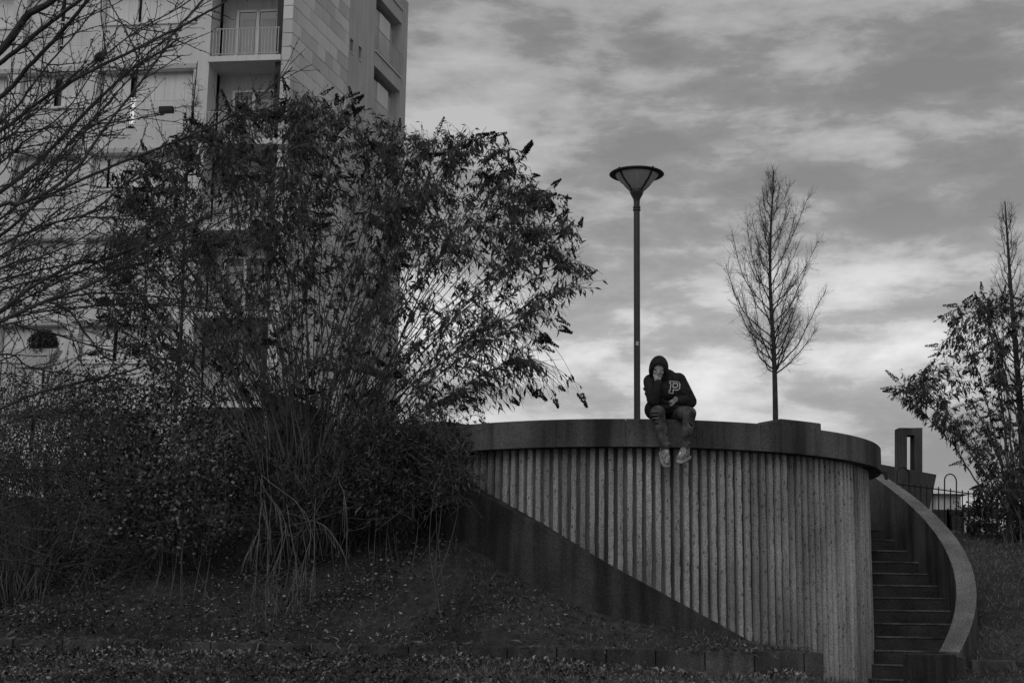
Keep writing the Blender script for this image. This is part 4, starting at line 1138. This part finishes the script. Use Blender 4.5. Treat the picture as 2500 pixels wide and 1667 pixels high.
for kx in range(len(bp)):
    o = len(V); p, d, a, b = bp[kx], bd[kx], S1[kx] * 0.0045, S2[kx] * 0.0045
    V += [p, p + d * 0.008 + a, p + d * 0.008 + b, p + d * 0.008 - a, p + d * 0.008 - b, p + d * 0.022]
    F += [(o, o + 2, o + 1), (o, o + 3, o + 2), (o, o + 4, o + 3), (o, o + 1, o + 4), (o + 5, o + 1, o + 2), (o + 5, o + 2, o + 3), (o + 5, o + 3, o + 4), (o + 5, o + 4, o + 1)]
tag(link('buds', mesh_np('buds', np.array(V), np.array(F)), MT['twig'], lt), kind='stuff')

# ------------------------------------------------------------------ bird on a branch (and a second one lower down)
def remesh(me, voxel, smooth=6, fac=0.5):
    o = bpy.data.objects.new('tmp', me); COL.objects.link(o)
    r = o.modifiers.new('r', 'REMESH'); r.mode = 'VOXEL'; r.voxel_size = voxel
    s = o.modifiers.new('s', 'SMOOTH'); s.iterations = smooth; s.factor = fac
    dg = bpy.context.evaluated_depsgraph_get()
    new = bpy.data.meshes.new_from_object(o.evaluated_get(dg))
    bpy.data.objects.remove(o)
    new.polygons.foreach_set('use_smooth', np.ones(len(new.polygons), bool))
    return new
def blob(m, c, r, rot=None, n=14):
    c = np.array(c, float); r = np.broadcast_to(np.array(r, float), (3,))
    V = []; F = []
    for j in range(n + 1):
        ph = math.pi * j / n
        for i in range(2 * n):
            a = math.pi * i / n
            V.append((math.sin(ph) * math.cos(a), math.sin(ph) * math.sin(a), math.cos(ph)))
    V = np.array(V) * r
    if rot is not None: V = V @ np.array(rot).T
    for j in range(n):
        for i in range(2 * n):
            i2 = (i + 1) % (2 * n)
            F.append((j * 2 * n + i, (j + 1) * 2 * n + i, (j + 1) * 2 * n + i2, j * 2 * n + i2))
    m.add(V + c, F); return m
def capsule(m, a, b, ra, rb, n=14):
    a = np.array(a, float); b = np.array(b, float); t = unit(b - a)
    P = [a + (b - a) * s for s in np.linspace(0, 1, 7)]; r = list(np.linspace(ra, rb, 7))
    for s in (0.35, 0.7, 0.92, 0.999):
        P.insert(0, a - t * ra * s); r.insert(0, ra * math.sqrt(1 - s * s))
        P.append(b + t * rb * s); r.append(rb * math.sqrt(1 - s * s))
    m.tube(P, r, n); return m
def chain(m, pts, rad):
    for i in range(len(pts) - 1): capsule(m, pts[i], pts[i + 1], rad[i], rad[i + 1])
    return m
def bird(px, py, Y, face, label, sc=1.0):
    p = at(px, py, Y); s = 0.012 * sc
    root = empty('bird', tuple(p), label, 'bird')
    def q(x, y, z): return p + np.array([x * face, y, z]) * s
    m = MB()
    chain(m, [q(-1.2, 0, 1.6), q(0.2, 0, 2.8), q(1.3, 0, 4.6)], [1.3 * s, 1.95 * s, 1.3 * s])
    blob(m, q(1.5, 0, 5.5), 1.05 * s); capsule(m, q(2.3, 0, 5.6), q(3.1, 0, 5.7), 0.3 * s, 0.12 * s)
    chain(m, [q(-1.2, 0, 1.5), q(-3.0, 0, 0.2), q(-4.9, 0, -1.3)], [0.8 * s, 0.5 * s, 0.45 * s])
    me = remesh(m.mesh('body'), 0.28 * s, 4); me.materials.append(MT['feather']); link('body', me, None, root)
    for dy in (-1, 1):
        w = MB(); blob(w, q(-0.5, dy * 1.55, 2.9), (2.3 * s, 0.5 * s, 1.2 * s), rot=Matrix.Rotation(R(38 * face * -1), 3, 'Y'))
        w.build('wing', MT['wing'], root, True)
        MB().tube([q(0.3, dy * 0.5, 1.2), q(0.4, dy * 0.5, -0.3)], 0.16 * s, 5).build('leg', MT['wing'], root)
MT['feather'] = mat('brown_feather', 0.075, 0.9, 0.2, 60)
MT['wing'] = mat('wing_feather', 0.045, 0.9, 0.2, 60)
bird(244, 153, 9.93, 1, 'small dark bird perched on a branch against the block, facing right', 1.35)
bird(112, 708, 9.62, 1, 'small bird perched low on a branch at the left, in front of a window', 0.7)

# ------------------------------------------------------------------ fallen leaves, grass and ivy
def scatter(n, xr, yr, seed, dens=None):
    g = np.random.default_rng(seed)
    x = g.uniform(*xr, n); y = g.uniform(*yr, n)
    r = np.hypot(x - CX, y - CY); k = r > 3.42
    k &= ~((y > KY - 0.08) & (y < KY + 0.13) & (x < 3.2)) & ~((x > 3.03) & (x < 3.22) & (y > KY) & (y < 16.3))
    th = np.degrees(np.arctan2(y - CY, x - CX)); k &= ~((r < 4.36) & (th > -40) & (th < 45) & (y > 16.0 - 0.2) & (x > 3.2))
    if dens is not None: k &= g.random(n) < dens(x, y)
    x, y = x[k], y[k]
    return np.stack([x, y, ground_z(x, y)], 1), g
def patch(x, y, s=1.0):
    return 0.5 + 0.5 * np.sin(x * 1.7 * s + 2 * np.sin(y * 1.3 * s)) * np.sin(y * 2.1 * s + 1.5 * np.sin(x * 0.9 * s))
P, g = scatter(105000, (-8, 2.6), (11.8, 18.4), 1, lambda x, y: np.clip((0.10 + 0.9 * patch(x, y, 1.4) ** 1.6) * np.interp(x, [-8, -1.5, 1.2, 2.6], [1, 1, 0.35, 0.08]), 0, 1))
n = len(P); L2 = 0.014 + 0.045 * g.random(n) ** 2
D = g.normal(size=(n, 3)) * [1, 1, 0.45]
tag(link('fallen_leaves', leaves_mesh('fallen_leaves', P + np.array([0, 0, 0.012]), D, L2, L2 * g.uniform(0.35, 0.7, n), 0.4), MT['litter']), 'fallen leaves scattered over the bank and the strip before the kerb', 'leaves', kind='stuff')
P, g = scatter(190000, (-8, 12), (11.6, 23), 2, lambda x, y: np.clip(((x > 3.2) | (y < 17.5)) * np.interp(x, [-8, -2, 0.0, 3, 9], [0.12, 0.25, 0.9, 0.95, 0.9]) * (0.3 + 0.7 * patch(x, y, 1.6)), 0, 1))
n = len(P); L2 = g.uniform(0.04, 0.12, n)
D = g.normal(size=(n, 3)) * [0.6, 0.6, 0.2] + [0, 0, 0.7]
tag(link('grass', leaves_mesh('grass', P - np.array([0, 0, 0.005]), D, L2, 0.008, 0.3), MT['grass']), 'short rough grass on the bank and in front of the kerb', 'grass', kind='stuff')
P, g = scatter(26000, (-8, 1.5), (11.6, 18.2), 3, lambda x, y: np.clip(np.interp(x, [-8, -1, 1.5], [0.9, 0.8, 0.1]) * (patch(x + 3, y + 1, 1.3) > 0.42), 0, 1))
n = len(P); L2 = g.uniform(0.025, 0.055, n)
D = g.normal(size=(n, 3)) * [1, 1, 0.5] + [0, -0.2, 0.4]
tag(link('ground_cover', leaves_mesh('ground_cover', P + np.stack([0 * P[:, 0], 0 * P[:, 0], g.uniform(0.01, 0.09, n)], 1), D, L2, L2 * 0.7, 0.2), MT['leaf_dark']), 'low dark ivy-like ground cover on the bank', 'ground cover', kind='stuff')

g = np.random.default_rng(9); n = 5200
x = g.uniform(-8, 3.1, n); keepk = g.random(n) < np.clip(patch(x * 1.5, 0 * x + 3.3, 1.7) * 1.1 - 0.1, 0.05, 1); x = x[keepk]; n = len(x)
P = np.stack([x, KY - 0.09 + 0.22 * g.random(n), EYE - 0.335 + 0 * x + g.uniform(-0.01, 0.03, n)], 1)
D = g.normal(size=(n, 3)) * [0.6, 0.5, 0.4] + [0, -0.8, -0.15]
L2 = g.uniform(0.04, 0.16, n)
tag(link('kerb_tufts', leaves_mesh('kerb_tufts', P, D, L2, 0.008 + 0.02 * g.random(n) ** 3, 0.5), MT['grass']), 'dry grass tufts hanging over the low kerb', 'grass', kind='stuff')
g = np.random.default_rng(10); n = 5000
x = g.uniform(-8, 3.1, n); P = np.stack([x, KY - 0.08 - np.abs(g.normal(size=n)) * 0.10, 0 * x], 1); P[:, 2] = ground_z(P[:, 0], P[:, 1]) + g.random(n) * 0.09 * patch(x, 0 * x, 2.2)
D = g.normal(size=(n, 3)) + [0, 0, 0.3]; L2 = g.uniform(0.025, 0.06, n)
tag(link('kerb_litter', leaves_mesh('kerb_litter', P, D, L2, L2 * 0.6, 0.4), MT['litter']), 'dead leaves heaped against the foot of the low kerb', 'leaves', kind='stuff')
#PART4
# ------------------------------------------------------------------ person sitting on the coping
S0 = np.array([at(1640, 1022, CY - RC)[0], CY - RC, Z_CT])        # front edge of the coping under the sitter
def b3(x, y, z): return S0 + np.array([x, y, z])
MT['hood'] = mat('dark_hooded_sweatshirt', 0.03, 0.95, 0.3, 12, 160, 0.35, 0.35, 120, spec=0.1)
MT['jeans'] = mat('washed_jeans', 0.098, 0.9, 0.75, 11.0, 90, 0.45, 0.3, 140, spec=0.15)
MT['skin'] = mat('skin', 0.36, 0.6, 0.10, 20, 80, 0.08)
MT['hair'] = mat('dark_hair', 0.02, 0.7, 0.2, 30)
MT['shoe'] = mat('patterned_trainer', 0.26, 0.7, 0.95, 38, 120, 0.3)
MT['sole'] = mat('pale_rubber_sole', 0.45, 0.8, 0.2, 10)
MT['tread'] = mat('dark_sole_underside', 0.03, 0.9, 0.2, 10)
MT['mark'] = mat('white_mark', 0.75, 0.7, 0.05)
MT['letter'] = mat('pale_letter_stitching', 0.5, 0.9, 0.2, 60)
MT['rip'] = mat('rip_shadow', 0.015, 0.9, 0.2)
MT['thread'] = mat('frayed_thread', 0.42, 0.9, 0.2)
person = empty('person', tuple(b3(-0.05, 0.2, 0)), 'person in dark hooded sweatshirt and ripped jeans sitting on the round wall, hand at mouth', 'person')
HEAD = np.array([-0.148, -0.055, 0.545]); FDIR = unit(np.array([-0.10, -0.93, -0.34])); UPD = unit(np.array([0.06, -0.33, 0.94])); SDR = np.cross(UPD, FDIR)
UPD = np.cross(FDIR, SDR)
def hd(s, f, u): return S0 + HEAD + SDR * s + FDIR * f + UPD * u        # side, forward, up in the head's own frame
PEL = (-0.05, 0.26, 0.13); WST = (-0.05, 0.22, 0.27); CHE = (-0.065, 0.10, 0.42); NCK = (-0.115, 0.03, 0.49)
SHL, SHR = (-0.225, 0.05, 0.425), (0.085, 0.075, 0.445)
ELL, ELR = (-0.215, -0.115, 0.19), (0.215, 0.10, 0.215)
WRL, WRR = (-0.165, -0.175, 0.375), (0.075, -0.03, 0.205)
HPL, HPR = (-0.13, 0.25, 0.095), (0.035, 0.25, 0.095)
KNL, KNR = (-0.172, -0.19, 0.045), (0.172, -0.19, 0.04)
ANL, ANR = (-0.085, -0.115, -0.335), (0.125, -0.115, -0.325)
def w(*p): return [b3(*q) for q in p]
# continuous body: trunk, limbs, head, hands
m = MB()
chain(m, w(PEL, WST, CHE, NCK), [0.10, 0.10, 0.105, 0.05]); capsule(m, b3(*NCK), S0 + HEAD - UPD * 0.03, 0.05, 0.05)
for sh, el, wr in ((SHL, ELL, WRL), (SHR, ELR, WRR)):
    capsule(m, b3(*CHE), b3(*sh), 0.08, 0.055); chain(m, w(sh, el, wr), [0.05, 0.038, 0.026])
for hp, kn, an_ in ((HPL, KNL, ANL), (HPR, KNR, ANR)):
    capsule(m, b3(*PEL), b3(*hp), 0.09, 0.085); chain(m, w(hp, kn, an_), [0.075, 0.052, 0.034])
blob(m, S0 + HEAD + UPD * 0.015, (0.074, 0.09, 0.105))
blob(m, hd(0, 0.045, -0.055), (0.05, 0.045, 0.055))                                    # jaw
capsule(m, hd(0, 0.085, 0.01), hd(0, 0.108, -0.022), 0.011, 0.014)                     # nose
for sx in (-1, 1):
    capsule(m, hd(sx * 0.012, 0.084, 0.025), hd(sx * 0.045, 0.074, 0.022), 0.009, 0.008)  # brow
    blob(m, hd(sx * 0.04, 0.068, -0.022), 0.018); blob(m, hd(sx * 0.074, -0.005, 0.0), (0.010, 0.02, 0.03))
capsule(m, hd(-0.018, 0.088, -0.05), hd(0.018, 0.088, -0.05), 0.008, 0.008); capsule(m, hd(-0.015, 0.085, -0.062), hd(0.015, 0.085, -0.062), 0.008, 0.008)
def hand(m, wr, palm, fdir, spread, curl, thumb):
    """palm centre, finger direction, sideways vector, curl direction"""
    fdir, spread, curl = unit(fdir), unit(spread), unit(curl)
    capsule(m, wr, palm, 0.026, 0.027)
    for k in (-1.2, -0.4, 0.4, 1.2):
        capsule(m, palm, palm + fdir * 0.035 + spread * 0.016 * k, 0.021, 0.0115)
    for k, l in zip((-1.5, -0.5, 0.5, 1.5), (0.88, 1.0, 0.97, 0.78)):
        a = palm + fdir * 0.042 + spread * 0.0145 * k
        b = a + (fdir * 0.75 + curl * 0.45 + spread * 0.05 * k) * 0.036 * l
        c = b + (fdir * 0.25 + curl * 0.9) * 0.026 * l
        d = c + (fdir * -0.25 + curl * 0.9) * 0.018 * l
        chain(m, [a, b, c, d], [0.0095, 0.0088, 0.008, 0.0068])
    a = palm - fdir * 0.012 + thumb * 0.022; b = a + (thumb * 0.6 + fdir * 0.7) * 0.034; c = b + (fdir * 0.8 + curl * 0.5) * 0.026
    chain(m, [a, b, c], [0.012, 0.0105, 0.0082])
wl = b3(*WRL); pl_ = hd(-0.012, 0.118, -0.098)
hand(m, wl, pl_, unit(pl_ - wl) + UPD * 0.7 - FDIR * 0.1, SDR + FDIR * 0.2, -FDIR + UPD * 0.25, unit(SDR * 0.9 - FDIR * 0.3))
wr_ = b3(*WRR); pr_ = b3(0.035, -0.055, 0.205)
hand(m, wr_, pr_, np.array([-0.75, -0.15, -0.55]), np.array([-0.5, -0.1, 0.8]), np.array([-0.2, 0.9, -0.2]), unit(np.array([0.1, -0.6, 0.7])))
me = remesh(m.mesh('body'), 0.0055, 3, 0.4); me.materials.append(MT['skin']); link('body', me, None, person)
for sx in (-1, 1):
    e_ = MB(); blob(e_, hd(sx * 0.03, 0.077, 0.004), (0.012, 0.006, 0.006), n=8); e_.build('eye', MT['hair'], person, True)
# cigarette between the fingers
MB().tube([hd(-0.004, 0.10, -0.058), hd(-0.03, 0.165, -0.075)], 0.004, 8).build('cigarette', MT['mark'], person)
# sweatshirt
m = MB()
chain(m, w(PEL, WST, CHE), [0.165, 0.165, 0.165]); chain(m, w(CHE, NCK), [0.16, 0.115])
capsule(m, b3(-0.16, 0.20, 0.13), b3(0.06, 0.20, 0.13), 0.125, 0.125); capsule(m, b3(-0.145, 0.12, 0.30), b3(0.045, 0.13, 0.30), 0.13, 0.13)
capsule(m, b3(-0.15, 0.06, 0.14), b3(0.05, 0.06, 0.14), 0.09, 0.09); capsule(m, b3(-0.13, 0.02, 0.30), b3(0.03, 0.03, 0.32), 0.10, 0.10)
capsule(m, b3(*CHE), b3(*SHL), 0.13, 0.085); capsule(m, b3(*CHE), b3(*SHR), 0.13, 0.09)
chain(m, w(SHL, ELL, WRL), [0.085, 0.072, 0.043]); chain(m, w(SHR, ELR, WRR), [0.09, 0.078, 0.046])
# folds on the sleeves and belly
for a_, b_, r1 in (((-0.30, -0.03, 0.33), (-0.16, -0.12, 0.30), 0.022), ((-0.29, -0.07, 0.27), (-0.17, -0.16, 0.25), 0.02), ((0.10, 0.0, 0.36), (0.22, 0.03, 0.31), 0.022), ((0.13, 0.0, 0.30), (0.26, 0.05, 0.25), 0.02), ((0.16, 0.02, 0.16), (0.27, 0.06, 0.19), 0.022), ((-0.12, -0.03, 0.12), (0.06, -0.02, 0.14), 0.024), ((-0.16, -0.02, 0.2), (0.0, -0.055, 0.17), 0.02)):
    capsule(m, b3(*a_), b3(*b_), r1, r1 * 0.8)
hs_me = remesh(m.mesh('sweatshirt'), 0.010, 4, 0.5); hs_me.materials.append(MT['hood']); link('sweatshirt', hs_me, None, person)
# hood: open shell round the head with a rolled rim
nu, nv = 40, 26; V = []; keepf = []
C0 = S0 + HEAD + UPD * 0.012 - FDIR * 0.008
for j in range(nv + 1):
    ph = math.pi * j / nv
    for i in range(nu):
        a = 2 * math.pi * i / nu
        s_, f_, u_ = math.sin(ph) * math.cos(a), math.sin(ph) * math.sin(a), math.cos(ph)
        low = max(0.0, -u_)
        V.append(C0 + SDR * s_ * (0.108 + 0.045 * low) + FDIR * f_ * (0.135 + 0.02 * low) + UPD * u_ * (0.142 + 0.03 * low) + np.array([0.03, 0.03, 0]) * low)
F = []
for j in range(nv):
    for i in range(nu):
        i2 = (i + 1) % nu; q = (j * nu + i, (j + 1) * nu + i, (j + 1) * nu + i2, j * nu + i2)
        cpt = np.mean([V[k] for k in q], 0) - C0
        dv = np.array([cpt @ SDR / 0.108, cpt @ FDIR / 0.135, cpt @ UPD / 0.142])
        opening = ((dv[0] / 0.80) ** 2 + ((dv[2] + 0.38) / 0.88) ** 2 < 1) and dv[1] > 0
        if not opening: F.append(q)
hm = MB().add(V, F); ho = hm.build('hood', MT['hood'], person, True)
so = ho.modifiers.new('thick', 'SOLIDIFY'); so.thickness = 0.014; so.offset = 1.0
sbd = ho.modifiers.new('sub', 'SUBSURF'); sbd.levels = 1; sbd.render_levels = 1
# hair showing under the hood
hh_ = MB(); blob(hh_, S0 + HEAD + UPD * 0.035 - FDIR * 0.012, (0.083, 0.083, 0.098)); hh_.build('hair', MT['hair'], person, True)
# jeans
m = MB()
capsule(m, b3(-0.12, 0.26, 0.11), b3(0.03, 0.26, 0.11), 0.105, 0.105)
for hp, kn, an_ in ((HPL, KNL, ANL), (HPR, KNR, ANR)):
    chain(m, w(hp, kn), [0.100, 0.078]); chain(m, w(kn, an_), [0.076, 0.050])
    for q in (0.55, 0.72, 0.86):
        p_ = np.array(kn) + (np.array(an_) - np.array(kn)) * q
        capsule(m, b3(p_[0] - 0.04, p_[1] - 0.025, p_[2] + 0.012), b3(p_[0] + 0.04, p_[1] - 0.03, p_[2] - 0.01), 0.022, 0.02)
jm = remesh(m.mesh('jeans'), 0.010, 4, 0.5); jm.materials.append(MT['jeans']); link('jeans', jm, None, person)
bvh_j = BVHTree.FromPolygons([v.co[:] for v in jm.vertices], [p.vertices[:] for p in jm.polygons])
bvh_h = BVHTree.FromPolygons([v.co[:] for v in hs_me.vertices], [p.vertices[:] for p in hs_me.polygons])
def drape(bvh, px, py, off):
    d = ray(px, py); hit = bvh.ray_cast(Vector((0, 0, EYE)), Vector(d))
    if hit[0] is None: return None
    return np.array(hit[0]) + np.array(hit[1]) * off
def stroke(bvh, pts, wpx, name, mt, off=0.004, closed=False):
    """a flat ribbon laid on the cloth along a line"""
    P = np.array(pts, float)
    if closed: P = np.vstack([P, P[:1]])
    Q = []
    for a, b in zip(P[:-1], P[1:]):
        k = max(2, int(np.hypot(*(b - a)) / 1.5)); Q += [a + (b - a) * i / k for i in range(k)]
    Q.append(P[-1]); Q = np.array(Q); T = np.gradient(Q, axis=0); T /= np.linalg.norm(T, axis=1, keepdims=True) + 1e-9
    Nn = np.stack([-T[:, 1], T[:, 0]], 1)
    V = []; F = []
    for q, n_ in zip(Q, Nn):
        a, b = drape(bvh, *(q + n_ * wpx / 2), off), drape(bvh, *(q - n_ * wpx / 2), off)
        if a is None or b is None: continue
        if V: o = len(V); F.append((o - 2, o - 1, o + 1, o))
        V += [a, b]
    if len(V) < 4: return
    o = MB().add(V, F).build(name, mt, person)
    sf = o.modifiers.new('thick', 'SOLIDIFY'); sf.thickness = 0.003; sf.offset = 1.0
def z6(x, y): return (1560 + x / 10.456, 860 + y / 10.456)
def z7(x, y): return (1560 + x / 10.456, 990 + y / 10.456)
outer = [(785, 735), (1000, 752), (1040, 800), (1032, 925), (985, 962), (872, 950), (868, 1048), (765, 1028), (775, 975), (795, 975), (815, 800), (785, 795)]
stroke(bvh_h, [z6(*q) for q in outer], 2.3, 'chest_letter', MT['letter'], closed=True)
stroke(bvh_h, [z6(*q) for q in ((872, 790), (955, 797), (985, 825), (978, 880), (945, 900), (868, 893))], 2.3, 'chest_letter', MT['letter'], closed=True)
for q in (((305, 215), (400, 190), (500, 195)), ((320, 285), (410, 270), (500, 265)), ((345, 480), (420, 475), (500, 450)), ((1265, 430), (1310, 480), (1362, 510))):
    stroke(bvh_j, [z7(*p) for p in q], 4.2, 'rip', MT['rip'], 0.003)
for q in (((310, 235), (505, 225)), ((330, 325), (505, 300)), ((345, 515), (510, 495)), ((1250, 440), (1290, 530), (1365, 560))):
    stroke(bvh_j, [z7(*p) for p in q], 1.0, 'frayed_edge', MT['thread'], 0.004)
# shoes
def shoe(an_, toe, up, sd, name='shoe'):
    an_ = b3(*an_); toe = unit(np.array(toe, float)); up = np.array(up, float); up = unit(up - toe * (up @ toe)); sd = np.cross(toe, up)
    def q(t, u, s): return an_ + toe * t + up * u + sd * s
    m = MB()
    chain(m, [q(-0.02, 0.0, 0), q(-0.03, -0.055, 0)], [0.05, 0.05]); chain(m, [q(-0.045, -0.07, 0), q(0.06, -0.065, 0), q(0.14, -0.085, 0)], [0.043, 0.05, 0.04])
    capsule(m, q(0.0, -0.01, 0), q(0.11, -0.055, 0), 0.042, 0.036)
    me = remesh(m.mesh('shoe'), 0.008, 4); me.materials.append(MT['shoe']); up_ = link('shoe', me, None, person)
    prof = [(-0.10, 0.030), (-0.085, 0.043), (0.0, 0.045), (0.07, 0.050), (0.13, 0.047), (0.175, 0.030), (0.186, 0.0)]
    out_ = [(t, s) for t, s in prof] + [(t, -s) for t, s in prof[::-1][1:]]
    for (u0, u1, mt_, nm, ex) in ((-0.135, -0.105, MT['sole'], 'sole', 1.0), (-0.145, -0.136, MT['tread'], 'tread', 0.97)):
        n = len(out_); V = [q(t * ex, u0, s * ex) for t, s in out_] + [q(t * ex, u1, s * ex) for t, s in out_]
        o = MB().add(V, [tuple(range(n))[::-1], tuple(range(n, 2 * n))] + [(i, (i + 1) % n, n + (i + 1) % n, n + i) for i in range(n)]).build(nm, mt_, up_); o.location = (0, 0, 0)
    return q, up_, me
q1, s1, m1 = shoe(ANL, (0.10, -0.75, -0.62), (0.05, -0.62, 0.75), 0)
q2, s2, m2 = shoe(ANR, (-0.42, -0.80, -0.28), (-0.05, -0.3, 0.95), 0)
# curved white mark on the side of the right-hand shoe
bvh_s = BVHTree.FromPolygons([v.co[:] for v in m2.vertices], [p.vertices[:] for p in m2.polygons])
stroke(bvh_s, [z7(*q) for q in ((985, 1185), (1000, 1225), (1040, 1240), (1072, 1190))], 2.6, 'shoe_mark', MT['mark'], 0.003)
